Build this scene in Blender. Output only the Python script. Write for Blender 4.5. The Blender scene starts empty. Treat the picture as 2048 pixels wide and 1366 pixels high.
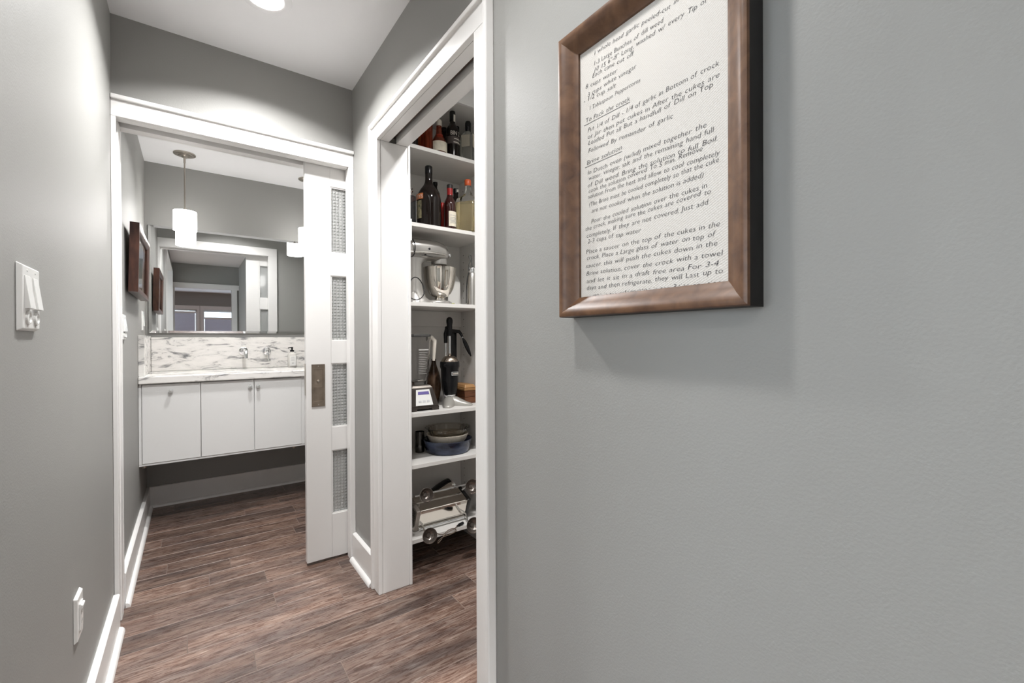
import bpy, bmesh, math, random
from mathutils import Vector, Matrix
R = math.radians
scn = bpy.context.scene
col = scn.collection
random.seed(7)

# ------------------------------------------------------------------ camera
CAM_H = 1.137
F_PX = 883.7
YAW, PIT, ROL = R(35.946), R(-0.2435), R(-0.2661)
fw = Vector((math.sin(YAW) * math.cos(PIT), math.cos(YAW) * math.cos(PIT), math.sin(PIT)))
r0 = Vector((math.cos(YAW), -math.sin(YAW), 0))
u0 = r0.cross(fw)
r2 = r0 * math.cos(ROL) + u0 * math.sin(ROL)
u2 = u0 * math.cos(ROL) - r0 * math.sin(ROL)
cam = bpy.data.cameras.new('camera')
cam.sensor_width = 36.0
cam.lens = 36.0 * F_PX / 2048.0
cam.clip_start = 0.02
camo = bpy.data.objects.new('camera', cam)
col.objects.link(camo)
m = Matrix(((r2.x, u2.x, -fw.x, 0), (r2.y, u2.y, -fw.y, 0), (r2.z, u2.z, -fw.z, CAM_H), (0, 0, 0, 1)))
camo.matrix_world = m
scn.camera = camo


def B(ax, val, px, py):
    """photo pixel -> point where its ray meets the plane ax=val"""
    d = fw + r2 * ((px - 1024) / F_PX) - u2 * ((py - 683) / F_PX)
    i = 'XYZ'.index(ax)
    t = (val - (0, 0, CAM_H)[i]) / d[i]
    return Vector((0, 0, CAM_H)) + d * t


def mpp(P):
    """metres per photo pixel at a point"""
    return (Vector(P) - Vector((0, 0, CAM_H))).dot(fw) / F_PX


# ------------------------------------------------------------------ world, exposure
w = bpy.data.worlds.new('daylight')
scn.world = w
w.use_nodes = True
bg = w.node_tree.nodes['Background']
bg.inputs[0].default_value = (0.72, 0.86, 1.0, 1)
bg.inputs[1].default_value = 3.0
scn.view_settings.view_transform = 'Standard'
scn.view_settings.look = 'None'
scn.view_settings.gamma = 1.0
scn.view_settings.use_curve_mapping = False
scn.view_settings.exposure = 0.74
CAN_W, PANTRY_W, ROOM_W, SHADE_E, KITCHEN_W, DAY_W = 14.5, 10.0, 200.0, 8.5, 9.5, 12.5
CAN_SPREAD = R(138)
BATH_W = 7.5

# ------------------------------------------------------------------ dimensions
XL, XR, YB, H = -0.2543, 0.6863, 2.3555, 2.44
WT = 0.116                 # hall / pantry wall thickness
XP = XR + WT               # pantry side of that wall
YB2 = YB + 0.13            # bathroom side of the pocket-door wall
YBB, HB = 3.909, 2.367     # bathroom back wall and ceiling
XBR = 1.45                 # bathroom right wall
PY0, PY1 = 1.105, 1.94     # pantry opening
DX1 = 0.66                 # right side of the bathroom opening
DH = 2.03
YS, YSB, XS = 2.01, 2.34, 1.307   # pantry shelves: front, back, right side
HY0 = -1.42                # hall end behind the camera
WY = -6.7                  # window wall of the room beyond


# ------------------------------------------------------------------ materials
MATS = {}


def nmat(name):
    mt = bpy.data.materials.new(name)
    mt.use_nodes = True
    return mt, mt.node_tree.nodes, mt.node_tree.links, mt.node_tree.nodes['Principled BSDF']


def mat(name, c=(0.8, 0.8, 0.8), rough=0.5, metal=0.0, trans=0.0, ior=1.45, bump=0.0, bscale=200.0, vary=0.0,
        vscale=8.0, emit=None, estr=0.0, stretch=None, spec=0.5, coat=0.0, c2=None, detail=3.0):
    if name in MATS:
        return MATS[name]
    mt, n, l, p = nmat(name)
    p.inputs['Base Color'].default_value = (*c, 1)
    p.inputs['Roughness'].default_value = rough
    p.inputs['Metallic'].default_value = metal
    p.inputs['Transmission Weight'].default_value = trans
    p.inputs['IOR'].default_value = ior
    p.inputs['Specular IOR Level'].default_value = spec
    p.inputs['Coat Weight'].default_value = coat
    if emit:
        p.inputs['Emission Color'].default_value = (*emit, 1)
        p.inputs['Emission Strength'].default_value = estr
    if bump or vary or c2:
        tc = n.new('ShaderNodeTexCoord')
        mp = n.new('ShaderNodeMapping')
        l.new(tc.outputs['Object'], mp.inputs['Vector'])
        if stretch:
            mp.inputs['Scale'].default_value = stretch
    if bump:
        nz = n.new('ShaderNodeTexNoise')
        nz.inputs['Scale'].default_value = bscale
        nz.inputs['Detail'].default_value = detail
        bp = n.new('ShaderNodeBump')
        bp.inputs['Strength'].default_value = bump
        bp.inputs['Distance'].default_value = 0.002
        l.new(mp.outputs[0], nz.inputs['Vector'])
        l.new(nz.outputs[0], bp.inputs['Height'])
        l.new(bp.outputs[0], p.inputs['Normal'])
    if vary or c2:
        nz = n.new('ShaderNodeTexNoise')
        nz.inputs['Scale'].default_value = vscale
        nz.inputs['Detail'].default_value = 6
        cr = n.new('ShaderNodeValToRGB')
        a = c if c2 else tuple(x * (1 - vary) for x in c)
        b = c2 if c2 else tuple(min(1, x * (1 + vary)) for x in c)
        cr.color_ramp.elements[0].position = 0.35
        cr.color_ramp.elements[1].position = 0.65
        cr.color_ramp.elements[0].color = (*a, 1)
        cr.color_ramp.elements[1].color = (*b, 1)
        l.new(mp.outputs[0], nz.inputs['Vector'])
        l.new(nz.outputs[0], cr.inputs[0])
        l.new(cr.outputs[0], p.inputs['Base Color'])
    MATS[name] = mt
    return mt


PAINT = mat('grey_wall_paint', (0.318, 0.316, 0.302), 0.52, bump=0.16, bscale=240, spec=0.4)
CEIL = mat('ceiling_paint', (0.92, 0.92, 0.93), 0.6)
TRIM = mat('white_trim_paint', (0.83, 0.82, 0.805), 0.32, bump=0.04, bscale=60, stretch=(1, 1, 0.15))
DOORW = mat('white_door_paint', (0.76, 0.75, 0.735), 0.35)
SHELF = mat('shelf_paint', (0.74, 0.72, 0.69), 0.42, vary=0.03, vscale=4)
CAB = mat('cabinet_paint', (0.78, 0.78, 0.77), 0.38)
CHROME = mat('chrome', (0.86, 0.87, 0.88), 0.06, 1)
STEEL = mat('brushed_steel', (0.62, 0.60, 0.57), 0.28, 1, bump=0.05, bscale=90, stretch=(1, 1, 12))
NICKEL = mat('satin_nickel', (0.50, 0.46, 0.41), 0.30, 1)
BRONZE = mat('antique_bronze', (0.30, 0.25, 0.20), 0.36, 1, vary=0.2, vscale=20)
BLACK = mat('black_plastic', (0.008, 0.008, 0.009), 0.25, spec=0.35)
DARKGLASS = mat('dark_bottle_glass', (0.009, 0.006, 0.005), 0.07, spec=0.35)
WHITE = mat('white_plastic', (0.82, 0.82, 0.80), 0.25)
CREAM = mat('cream_label', (0.72, 0.66, 0.54), 0.6, vary=0.08, vscale=60)
GLASS = mat('clear_glass', (0.96, 0.97, 0.96), 0.02, trans=1.0, ior=1.3)
MIRROR = mat('mirror_silver', (0.83, 0.84, 0.84), 0.012, 1)


def wood_frame_mat():
    mt, n, l, p = nmat('walnut_frame')
    tc = n.new('ShaderNodeTexCoord')
    mp = n.new('ShaderNodeMapping')
    mp.inputs['Scale'].default_value = (26, 26, 26)
    nz = n.new('ShaderNodeTexNoise')
    nz.inputs['Scale'].default_value = 1.2
    nz.inputs['Detail'].default_value = 8
    nz.inputs['Distortion'].default_value = 0.6
    cr = n.new('ShaderNodeValToRGB')
    e = cr.color_ramp.elements
    e[0].position, e[0].color = 0.25, (0.065, 0.026, 0.011, 1)
    e[1].position, e[1].color = 0.75, (0.185, 0.092, 0.045, 1)
    l.new(tc.outputs['Object'], mp.inputs[0])
    l.new(mp.outputs[0], nz.inputs[0])
    l.new(nz.outputs[0], cr.inputs[0])
    l.new(cr.outputs[0], p.inputs['Base Color'])
    p.inputs['Roughness'].default_value = 0.40
    bp = n.new('ShaderNodeBump')
    bp.inputs['Strength'].default_value = 0.08
    l.new(nz.outputs[0], bp.inputs['Height'])
    l.new(bp.outputs[0], p.inputs['Normal'])
    return mt


WALNUT = wood_frame_mat()


def plank_mat():
    mt, n, l, p = nmat('hand_scraped_floorboard')
    geo = n.new('ShaderNodeNewGeometry')
    oi = n.new('ShaderNodeObjectInfo')
    off = n.new('ShaderNodeVectorMath')
    off.operation = 'MULTIPLY_ADD'
    rv = n.new('ShaderNodeCombineXYZ')
    l.new(oi.outputs['Random'], rv.inputs[0])
    l.new(oi.outputs['Random'], rv.inputs[1])
    off.inputs[1].default_value = (37, 11, 0)
    l.new(rv.outputs[0], off.inputs[0])
    l.new(geo.outputs['Position'], off.inputs[2])
    mp = n.new('ShaderNodeMapping')
    mp.inputs['Scale'].default_value = (5.5, 48, 1)
    l.new(off.outputs[0], mp.inputs[0])
    g1 = n.new('ShaderNodeTexNoise')
    g1.inputs['Scale'].default_value = 1.7
    g1.inputs['Detail'].default_value = 9
    g1.inputs['Roughness'].default_value = 0.74
    g1.inputs['Distortion'].default_value = 1.4
    l.new(mp.outputs[0], g1.inputs['Vector'])
    mp2 = n.new('ShaderNodeMapping')
    mp2.inputs['Scale'].default_value = (1.3, 7, 1)
    l.new(off.outputs[0], mp2.inputs[0])
    g2 = n.new('ShaderNodeTexNoise')
    g2.inputs['Scale'].default_value = 1.6
    g2.inputs['Detail'].default_value = 4
    l.new(mp2.outputs[0], g2.inputs['Vector'])
    cr = n.new('ShaderNodeValToRGB')
    e = cr.color_ramp.elements
    e[0].position, e[0].color = 0.27, (0.034, 0.021, 0.017, 1)
    e[1].position, e[1].color = 0.46, (0.105, 0.068, 0.054, 1)
    e2 = cr.color_ramp.elements.new(0.60)
    e2.color = (0.20, 0.163, 0.142, 1)
    e3 = cr.color_ramp.elements.new(0.74)
    e3.color = (0.42, 0.39, 0.36, 1)
    l.new(g1.outputs[0], cr.inputs[0])
    hue = n.new('ShaderNodeMix')
    hue.data_type = 'RGBA'
    hue.blend_type = 'MULTIPLY'
    hue.inputs[0].default_value = 1.0
    c2 = n.new('ShaderNodeValToRGB')
    q = c2.color_ramp.elements
    q[0].position, q[0].color = 0.36, (0.66, 0.62, 0.63, 1)
    q[1].position, q[1].color = 0.66, (1.42, 1.25, 1.14, 1)
    l.new(g2.outputs[0], c2.inputs[0])
    l.new(cr.outputs[0], hue.inputs[6])
    l.new(c2.outputs[0], hue.inputs[7])
    hv = n.new('ShaderNodeHueSaturation')
    mr = n.new('ShaderNodeMapRange')
    mr.inputs[3].default_value = 0.72
    mr.inputs[4].default_value = 1.25
    l.new(oi.outputs['Random'], mr.inputs[0])
    l.new(mr.outputs[0], hv.inputs['Value'])
    l.new(hue.outputs[2], hv.inputs['Color'])
    l.new(hv.outputs[0], p.inputs['Base Color'])
    p.inputs['Roughness'].default_value = 0.27
    rr = n.new('ShaderNodeMapRange')
    rr.inputs[3].default_value = 0.20
    rr.inputs[4].default_value = 0.36
    l.new(g1.outputs[0], rr.inputs[0])
    l.new(rr.outputs[0], p.inputs['Roughness'])
    bp = n.new('ShaderNodeBump')
    bp.inputs['Strength'].default_value = 0.42
    bp.inputs['Distance'].default_value = 0.003
    l.new(g1.outputs[0], bp.inputs['Height'])
    l.new(bp.outputs[0], p.inputs['Normal'])
    return mt


PLANK = plank_mat()


def marble_mat():
    mt, n, l, p = nmat('white_grey_marble')
    geo = n.new('ShaderNodeNewGeometry')
    mp = n.new('ShaderNodeMapping')
    mp.inputs['Scale'].default_value = (3.2, 5.0, 12.0)
    mp.inputs['Rotation'].default_value = (0, R(9), 0)
    l.new(geo.outputs['Position'], mp.inputs[0])
    a = n.new('ShaderNodeTexNoise')
    a.inputs['Scale'].default_value = 2.0
    a.inputs['Detail'].default_value = 10
    a.inputs['Roughness'].default_value = 0.66
    a.inputs['Distortion'].default_value = 0.9
    l.new(mp.outputs[0], a.inputs['Vector'])
    cr = n.new('ShaderNodeValToRGB')
    e = cr.color_ramp.elements
    e[0].position, e[0].color = 0.335, (0.16, 0.165, 0.17, 1)
    e[1].position, e[1].color = 0.475, (0.80, 0.785, 0.755, 1)
    x = cr.color_ramp.elements.new(0.405)
    x.color = (0.40, 0.39, 0.385, 1)
    y = cr.color_ramp.elements.new(0.60)
    y.color = (0.87, 0.85, 0.82, 1)
    l.new(a.outputs[0], cr.inputs[0])
    l.new(cr.outputs[0], p.inputs['Base Color'])
    p.inputs['Roughness'].default_value = 0.16
    return mt


MARBLE = marble_mat()


def paper_mat():
    mt, n, l, p = nmat('embossed_paper')
    geo = n.new('ShaderNodeNewGeometry')
    mp = n.new('ShaderNodeMapping')
    mp.inputs['Scale'].default_value = (0, 1, 1)
    mp.inputs['Rotation'].default_value = (R(28), 0, 0)
    l.new(geo.outputs['Position'], mp.inputs[0])
    vo = n.new('ShaderNodeTexVoronoi')
    vo.inputs['Scale'].default_value = 270
    vo.inputs['Randomness'].default_value = 0.15
    l.new(mp.outputs[0], vo.inputs['Vector'])
    bp = n.new('ShaderNodeBump')
    bp.inputs['Strength'].default_value = 0.55
    bp.inputs['Distance'].default_value = 0.0012
    l.new(vo.outputs['Distance'], bp.inputs['Height'])
    l.new(bp.outputs[0], p.inputs['Normal'])
    p.inputs['Base Color'].default_value = (0.66, 0.63, 0.59, 1)
    p.inputs['Roughness'].default_value = 0.8
    return mt


PAPER = paper_mat()


def ramp_mat(name, axis, z0, z1, stops, rough=0.5, noise=0.0):
    """flat print: bands of colour along one object axis"""
    mt, n, l, p = nmat(name)
    geo = n.new('ShaderNodeNewGeometry')
    sp = n.new('ShaderNodeSeparateXYZ')
    l.new(geo.outputs['Position'], sp.inputs[0])
    mr = n.new('ShaderNodeMapRange')
    mr.inputs[1].default_value = z0
    mr.inputs[2].default_value = z1
    l.new(sp.outputs['XYZ'.index(axis)], mr.inputs[0])
    src = mr.outputs[0]
    if noise:
        nz = n.new('ShaderNodeTexNoise')
        nz.inputs['Scale'].default_value = 30
        l.new(geo.outputs['Position'], nz.inputs['Vector'])
        ma = n.new('ShaderNodeMath')
        ma.operation = 'MULTIPLY_ADD'
        ma.inputs[1].default_value = noise
        l.new(nz.outputs[0], ma.inputs[0])
        l.new(src, ma.inputs[2])
        src = ma.outputs[0]
    cr = n.new('ShaderNodeValToRGB')
    e = cr.color_ramp.elements
    e[0].position, e[0].color = stops[0][0], (*stops[0][1], 1)
    e[1].position, e[1].color = stops[-1][0], (*stops[-1][1], 1)
    for pos, c in stops[1:-1]:
        cr.color_ramp.elements.new(pos).color = (*c, 1)
    l.new(src, cr.inputs[0])
    l.new(cr.outputs[0], p.inputs['Base Color'])
    p.inputs['Roughness'].default_value = rough
    return mt


# ------------------------------------------------------------------ mesh builder
class MB:
    def __init__(s):
        s.v, s.f = [], []

    def add(s, vs, fs):
        b = len(s.v)
        s.v += [tuple(x) for x in vs]
        s.f += [tuple(i + b for i in q) for q in fs]
        return s

    def box(s, x0, x1, y0, y1, z0, z1):
        vs = [(x, y, z) for x in (x0, x1) for y in (y0, y1) for z in (z0, z1)]
        return s.add(vs, [(0, 1, 3, 2), (4, 6, 7, 5), (0, 4, 5, 1), (2, 3, 7, 6), (0, 2, 6, 4), (1, 5, 7, 3)])

    def hexa(s, lo, hi):
        """two matching quads (4 points each) -> solid"""
        return s.add(list(lo) + list(hi), [(3, 2, 1, 0), (4, 5, 6, 7), (0, 1, 5, 4), (1, 2, 6, 5), (2, 3, 7, 6), (3, 0, 4, 7)])

    def prism(s, pts, ax, a0, a1):
        """polygon pts (2d) pushed along axis ax"""
        n = len(pts)

        def mk(p, a):
            return {'X': (a, p[0], p[1]), 'Y': (p[0], a, p[1]), 'Z': (p[0], p[1], a)}[ax]
        vs = [mk(p, a0) for p in pts] + [mk(p, a1) for p in pts]
        fs = [tuple(range(n))[::-1], tuple(range(n, 2 * n))]
        fs += [(i, (i + 1) % n, (i + 1) % n + n, i + n) for i in range(n)]
        return s.add(vs, fs)

    def lathe(s, prof, c=(0, 0, 0), n=32, M=None, sq=0.0):
        """prof: (radius, height) bottom to top around z; sq>0 squares the section"""
        vs, fs = [], []
        for r, z in prof:
            for i in range(n):
                a = 2 * math.pi * (i + 0.5) / n
                k = 1.0
                if sq:
                    p = 2 + 10 * sq
                    k = (abs(math.cos(a)) ** p + abs(math.sin(a)) ** p) ** (-1 / p)
                v = Vector((r * k * math.cos(a), r * k * math.sin(a), z))
                if M:
                    v = M @ v
                vs.append(v + Vector(c))
        for j in range(len(prof) - 1):
            for i in range(n):
                a, b = j * n + i, j * n + (i + 1) % n
                fs.append((a, b, b + n, a + n))
        fs.append(tuple(range(n))[::-1])
        t = (len(prof) - 1) * n
        fs.append(tuple(range(t, t + n)))
        return s.add(vs, fs)

    def tube(s, pts, r, n=10, closed=False):
        pts = [Vector(p) for p in pts]
        rs = r if isinstance(r, (list, tuple)) else [r] * len(pts)
        L = len(pts)
        vs, fs = [], []
        prev = None
        for i, p in enumerate(pts):
            if closed:
                t = pts[(i + 1) % L] - pts[i - 1]
            else:
                t = pts[min(i + 1, L - 1)] - pts[max(i - 1, 0)]
            t.normalize()
            if prev is None:
                a = Vector((0, 0, 1)) if abs(t.z) < 0.9 else Vector((1, 0, 0))
                u = t.cross(a).normalized()
            else:
                u = (prev - t * prev.dot(t)).normalized()
            prev = u
            w_ = t.cross(u)
            for k in range(n):
                a = 2 * math.pi * k / n
                vs.append(p + (u * math.cos(a) + w_ * math.sin(a)) * rs[i])
        for i in range(L if closed else L - 1):
            for k in range(n):
                a, b = i * n + k, i * n + (k + 1) % n
                c, d = ((i + 1) % L) * n + (k + 1) % n, ((i + 1) % L) * n + k
                fs.append((a, b, c, d))
        if not closed:
            fs.append(tuple(range(n))[::-1])
            fs.append(tuple(range((L - 1) * n, L * n)))
        return s.add(vs, fs)

    def build(s, name, mt, parent=None, smooth=None, bevel=0.0, off=None, seg=2):
        me = bpy.data.meshes.new(name)
        o3 = Vector(off) if off is not None else (Vector(parent['_off']) if parent is not None and '_off' in parent else Vector((0, 0, 0)))
        me.from_pydata([tuple(Vector(v) - o3) for v in s.v], [], s.f)
        bm = bmesh.new()
        bm.from_mesh(me)
        bmesh.ops.recalc_face_normals(bm, faces=bm.faces)
        bm.to_mesh(me)
        bm.free()
        if smooth:
            me.shade_smooth()
            me.set_sharp_from_angle(angle=R(smooth))
        me.materials.append(mt)
        o = bpy.data.objects.new(name, me)
        col.objects.link(o)
        if parent is not None:
            o.parent = parent
            if '_off' in parent:
                o['_off'] = parent['_off']
        if bevel:
            b = o.modifiers.new('bevel', 'BEVEL')
            b.width = bevel
            b.segments = seg
            b.limit_method = 'ANGLE'
            b.angle_limit = R(40)
        return o


def thing(name, label, cat, base, group=None, kind=None):
    """an Empty at the thing's base; children are given in world coordinates"""
    o = bpy.data.objects.new(name, None)
    o.empty_display_size = 0.05
    col.objects.link(o)
    o.location = base
    o['_off'] = tuple(base)
    if kind:
        o['kind'] = kind
    else:
        o['label'] = label
        o['category'] = cat
    if group:
        o['group'] = group
    return o


def struct(o):
    o['kind'] = 'structure'
    return o


def sroot(name):
    return thing(name, None, None, (0, 0, 0), kind='structure')


# text as thin meshes -------------------------------------------------
def text_verts(s, size, shear=0.0, offset=0.0, res=2):
    cu = bpy.data.curves.new('t', 'FONT')
    cu.body = s
    cu.size = size
    cu.shear = shear
    cu.offset = offset
    cu.resolution_u = res
    ob = bpy.data.objects.new('t', cu)
    col.objects.link(ob)
    dg = bpy.context.evaluated_depsgraph_get()
    dg.update()
    me = bpy.data.meshes.new_from_object(ob.evaluated_get(dg))
    vs = [(v.co.x, v.co.y) for v in me.vertices]
    fs = [tuple(p.vertices) for p in me.polygons]
    bpy.data.objects.remove(ob)
    bpy.data.curves.remove(cu)
    bpy.data.meshes.remove(me)
    return vs, fs


# ================================================================== SETTING
OY0, OY1, OZ = -1.30, 0.80, 2.30      # wide opening from the hall to the kitchen, beside and behind the camera
mb = MB()
mb.box(XL - 0.1, XL, OY1, YBB + 0.1, 0, 2.6)
mb.box(XL - 0.1, XL, HY0, OY0, 0, H)
mb.box(XL - 0.1, XL, OY0, OY1, OZ, H)
struct(mb.build('wall_left', PAINT))
mb = MB()
mb.box(XR, XP, HY0, PY0 - 0.02, 0, H)
mb.box(XR, XP, PY1 + 0.02, YB, 0, H)
mb.box(XR, XP, PY0 - 0.02, PY1 + 0.02, DH + 0.045, H)
struct(mb.build('wall_right', PAINT))
# pocket-door wall between hall and bathroom
mb = MB()
mb.box(XL, DX1, YB, YB2, DH + 0.045, H)
mb.box(DX1 + 0.02, XBR, YB, YB + 0.042, 0, H)
mb.box(DX1 + 0.02, XBR, YB2 - 0.042, YB2, 0, H)
mb.box(DX1, DX1 + 0.02, YB, YB2, DH + 0.045, H)
struct(mb.build('wall_back', PAINT))
struct(MB().box(XL - 0.1, XBR + 0.1, YBB, YBB + 0.1, 0, 2.6).build('wall_bathroom_back', PAINT))
struct(MB().box(XBR, XBR + 0.1, YB, YBB, 0, 2.6).build('wall_bathroom_right', PAINT))
mb = MB()
mb.box(XS + 0.02, XS + 0.12, 0.3, YB, 0, H)
mb.box(XP, XS + 0.02, 0.3, 0.4, 0, H)
struct(mb.build('wall_pantry', PAINT))
mb = MB()
mb.box(XL - 0.1, XBR + 0.1, HY0 - 0.12, YB2, H, H + 0.08)
struct(mb.build('ceiling', CEIL))
struct(MB().box(XL, XBR, YB2, YBB, HB, HB + 0.08).build('ceiling_bathroom', CEIL))

# floor: a subfloor with every board laid on it
floor = struct(MB().box(-4.4, 3.4, WY, YBB, -0.06, -0.014).build('floor', mat('subfloor_wood', (0.07, 0.04, 0.03), 0.4)))
PLANK_EDGE = mat('board_edge_highlight', (0.27, 0.21, 0.18), 0.35)  # paler bevel colour paints in the highlight along the board seams
PW = 0.1235
fixed = {0: [0.693], -1: [0.176], 2: [0.29], 4: [0.283], 7: [-0.106], 10: [-0.143], 9: [0.535], 14: [0.23], 15: [-0.104], 1: [-0.02], -2: [0.93], -3: [0.42], 3: [0.6]}
rng = random.Random(3)
for k in range(-27, 17):
    y0 = 1.872 + k * PW
    y1 = y0 + PW
    y1 = min(y1, YBB)
    if y1 <= y0 + 0.005 or y0 < HY0:
        continue
    xe = XR if y1 < 0.42 else (XS + 0.02 if y1 < YB + 0.02 else XBR)
    cuts = [XL]
    if k in fixed:
        cuts += fixed[k]
        while cuts[-1] + 0.9 < xe:
            cuts.append(cuts[-1] + rng.uniform(0.55, 0.9))
    else:
        x = XL + rng.uniform(0.12, 0.9)
        while x < xe - 0.1:
            cuts.append(x)
            x += rng.uniform(0.6, 1.25)
    cuts.append(xe)
    for a, b in zip(cuts[:-1], cuts[1:]):
        dz = rng.uniform(-0.0006, 0)
        e = 0.0011
        g = 0.0004
        lo = [(a + g, y0 + g, -0.0139), (b - g, y0 + g, -0.0139), (b - g, y1 - g, -0.0139), (a + g, y1 - g, -0.0139)]
        mi = [(p[0], p[1], dz - e) for p in lo]
        tp = [(a + g + e, y0 + g + e, dz), (b - g - e, y0 + g + e, dz), (b - g - e, y1 - g - e, dz), (a + g + e, y1 - g - e, dz)]
        fs = [(3, 2, 1, 0), (8, 9, 10, 11)]
        for i in range(4):
            j = (i + 1) % 4
            fs += [(i, j, j + 4, i + 4), (i + 4, j + 4, j + 8, i + 8)]
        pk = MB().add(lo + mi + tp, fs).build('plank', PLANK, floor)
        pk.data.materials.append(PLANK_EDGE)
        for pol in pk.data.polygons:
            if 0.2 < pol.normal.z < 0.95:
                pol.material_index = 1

# baseboards and shoe moulding ------------------------------------------
BBH, BBT = 0.14, 0.019


def shoe_pts():
    r = 0.017
    return [(0, 0), (r, 0)] + [(r * math.cos(R(a)), r * math.sin(R(a)) * 1.15) for a in (20, 40, 60, 80)] + [(0, r * 1.15)]


def baseboard(name, segs):
    """segs: (axis, wall coordinate, side, a0, a1, shoe a0, shoe a1)"""
    ro = sroot(name)
    for ax, c, sd, a0, a1, s0, s1 in segs:
        prof = [(0, 0), (BBT, 0), (BBT, BBH - 0.004), (BBT - 0.004, BBH), (0, BBH)]
        sh = [(BBT + p, q) for p, q in shoe_pts()]
        if ax == 'Y':   # runs along Y on a wall X=c
            MB().prism([(c + sd * p, q) for p, q in prof], 'Y', a0, a1).build('board', TRIM, ro)
            MB().prism([(c + sd * p, q) for p, q in sh], 'Y', s0, s1).build('shoe_moulding', TRIM, ro, smooth=50)
        else:
            MB().prism([(c + sd * p, q) for p, q in prof], 'X', a0, a1).build('board', TRIM, ro)
            MB().prism([(c + sd * p, q) for p, q in sh], 'X', s0, s1).build('shoe_moulding', TRIM, ro, smooth=50)
    return ro


baseboard('baseboard_left', [('Y', XL, 1, OY1, YB - 0.032, OY1, YB - 0.055)])
baseboard('baseboard_left_bathroom', [('Y', XL, 1, YB2 + 0.03, YBB - 0.02, YB2 + 0.005, YBB - 0.037)])
baseboard('baseboard_right', [('Y', XR, -1, PY1 + 0.088, YB - 0.022, PY1 + 0.088, YB - 0.024), ('Y', XR, -1, HY0 + 0.03, PY0 - 0.09, HY0 + 0.03, PY0 - 0.09)])
baseboard('baseboard_back', [('X', YBB, -1, XL, XBR, XL + 0.02, XBR - 0.02)])

# pantry door casing -------------------------------------------------------
CW = 0.082
tr = sroot('trim_1')
xf = XR - 0.018


def casing_leg(x_face, y0, y1, z1, ro, outer):
    MB().box(x_face, XR, y0, y1, 0, z1).build('casing_leg', TRIM, ro, bevel=0.003)
    a, b = (y0 - 0.002, y0 + 0.016) if outer < 0 else (y1 - 0.016, y1 + 0.002)
    MB().box(x_face - 0.011, XR, a, b, 0, z1 + CW).build('back_band', TRIM, ro, bevel=0.004)


casing_leg(xf, PY0 - CW + 0.004, PY0 + 0.001, DH, tr, -1)
casing_leg(xf, PY1 - 0.001, PY1 + CW - 0.004, DH, tr, 1)
MB().box(xf, XR, PY0 - CW + 0.012, PY1 + CW - 0.012, DH, DH + CW - 0.004).build('casing_head', TRIM, tr, bevel=0.002)
MB().box(xf - 0.011, XR, PY0 - CW + 0.018, PY1 + CW - 0.018, DH + CW - 0.018, DH + CW).build('back_band', TRIM, tr, bevel=0.004)
MB().box(XR + 0.0005, XP + 0.012, PY1, PY1 + 0.019, 0, DH).build('jamb', TRIM, tr, bevel=0.002)
MB().box(XP + 0.012, XP + 0.024, PY1 - 0.004, PY1 + 0.06, 0, DH + 0.05).build('pantry_casing', TRIM, tr, bevel=0.002)
MB().box(XR + 0.0005, 0.724, PY0 - 0.019, PY0, 0, DH).build('split_jamb', TRIM, tr, bevel=0.002)
MB().box(0.764, XP + 0.012, PY0 - 0.019, PY0, 0, DH).build('split_jamb', TRIM, tr, bevel=0.002)
MB().box(XR + 0.0005, 0.726, PY0, PY1, DH, DH + 0.044).build('head_jamb', TRIM, tr)
MB().box(0.760, XP + 0.012, PY0, PY1, DH, DH + 0.044).build('head_jamb', TRIM, tr)
MB().box(0.735, 0.751, PY0, PY1, DH + 0.022, DH + 0.040).build('track', mat('dark_track', (0.10, 0.07, 0.055), 0.4, 1), tr)
MB().box(XP + 0.024, XP + 0.029, PY1 - 0.006, PY1 + 0.02, 1.60, 1.70).build('strike_plate', WHITE, tr, bevel=0.001)

# bathroom door casing, hall side and bath side -----------------------------
tr2 = sroot('trim_2')
OX0 = XL + 0.016
MB().box(XL + 0.0005, OX0, YB - 0.018, YB, 0.0, DH).build('casing_leg', TRIM, tr2, bevel=0.002)
MB().box(DX1, XR - 0.0005, YB - 0.018, YB, 0.0, DH).build('casing_leg', TRIM, tr2, bevel=0.002)
MB().box(XL + 0.0005, XR - 0.0005, YB - 0.018, YB, DH, DH + CW - 0.016).build('casing_head', TRIM, tr2, bevel=0.002)
MB().box(XL + 0.0005, XR - 0.0005, YB - 0.030, YB, DH + CW - 0.016, DH + CW + 0.002).build('back_band', TRIM, tr2, bevel=0.004)
MB().box(XL + 0.0005, OX0 - 0.003, YB + 0.0005, YB2, 0, DH).build('jamb', TRIM, tr2, bevel=0.002)
MB().box(OX0 - 0.003, OX0 + 0.002, YB + 0.034, YB2 - 0.034, 0, DH).build('stop', TRIM, tr2, bevel=0.001)
MB().box(DX1, DX1 + 0.0195, YB + 0.0005, YB + 0.040, 0, DH).build('split_jamb', TRIM, tr2, bevel=0.002)
MB().box(DX1, DX1 + 0.0195, YB2 - 0.040, YB2 - 0.0005, 0, DH).build('split_jamb', TRIM, tr2, bevel=0.002)
MB().box(OX0 - 0.003, DX1, YB + 0.0005, YB + 0.038, DH, DH + 0.044).build('head_jamb', TRIM, tr2)
MB().box(OX0 - 0.003, DX1, YB2 - 0.038, YB2 - 0.0005, DH, DH + 0.044).build('head_jamb', TRIM, tr2)
MB().box(XL + 0.0005, OX0, YB2, YB2 + 0.018, 0.0, DH).build('casing_leg', TRIM, tr2, bevel=0.002)
MB().box(DX1, DX1 + CW, YB2, YB2 + 0.018, 0.0, DH).build('casing_leg', TRIM, tr2, bevel=0.002)
MB().box(XL + 0.0005, DX1 + CW, YB2, YB2 + 0.018, DH, DH + CW).build('casing_head', TRIM, tr2, bevel=0.002)
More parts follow.
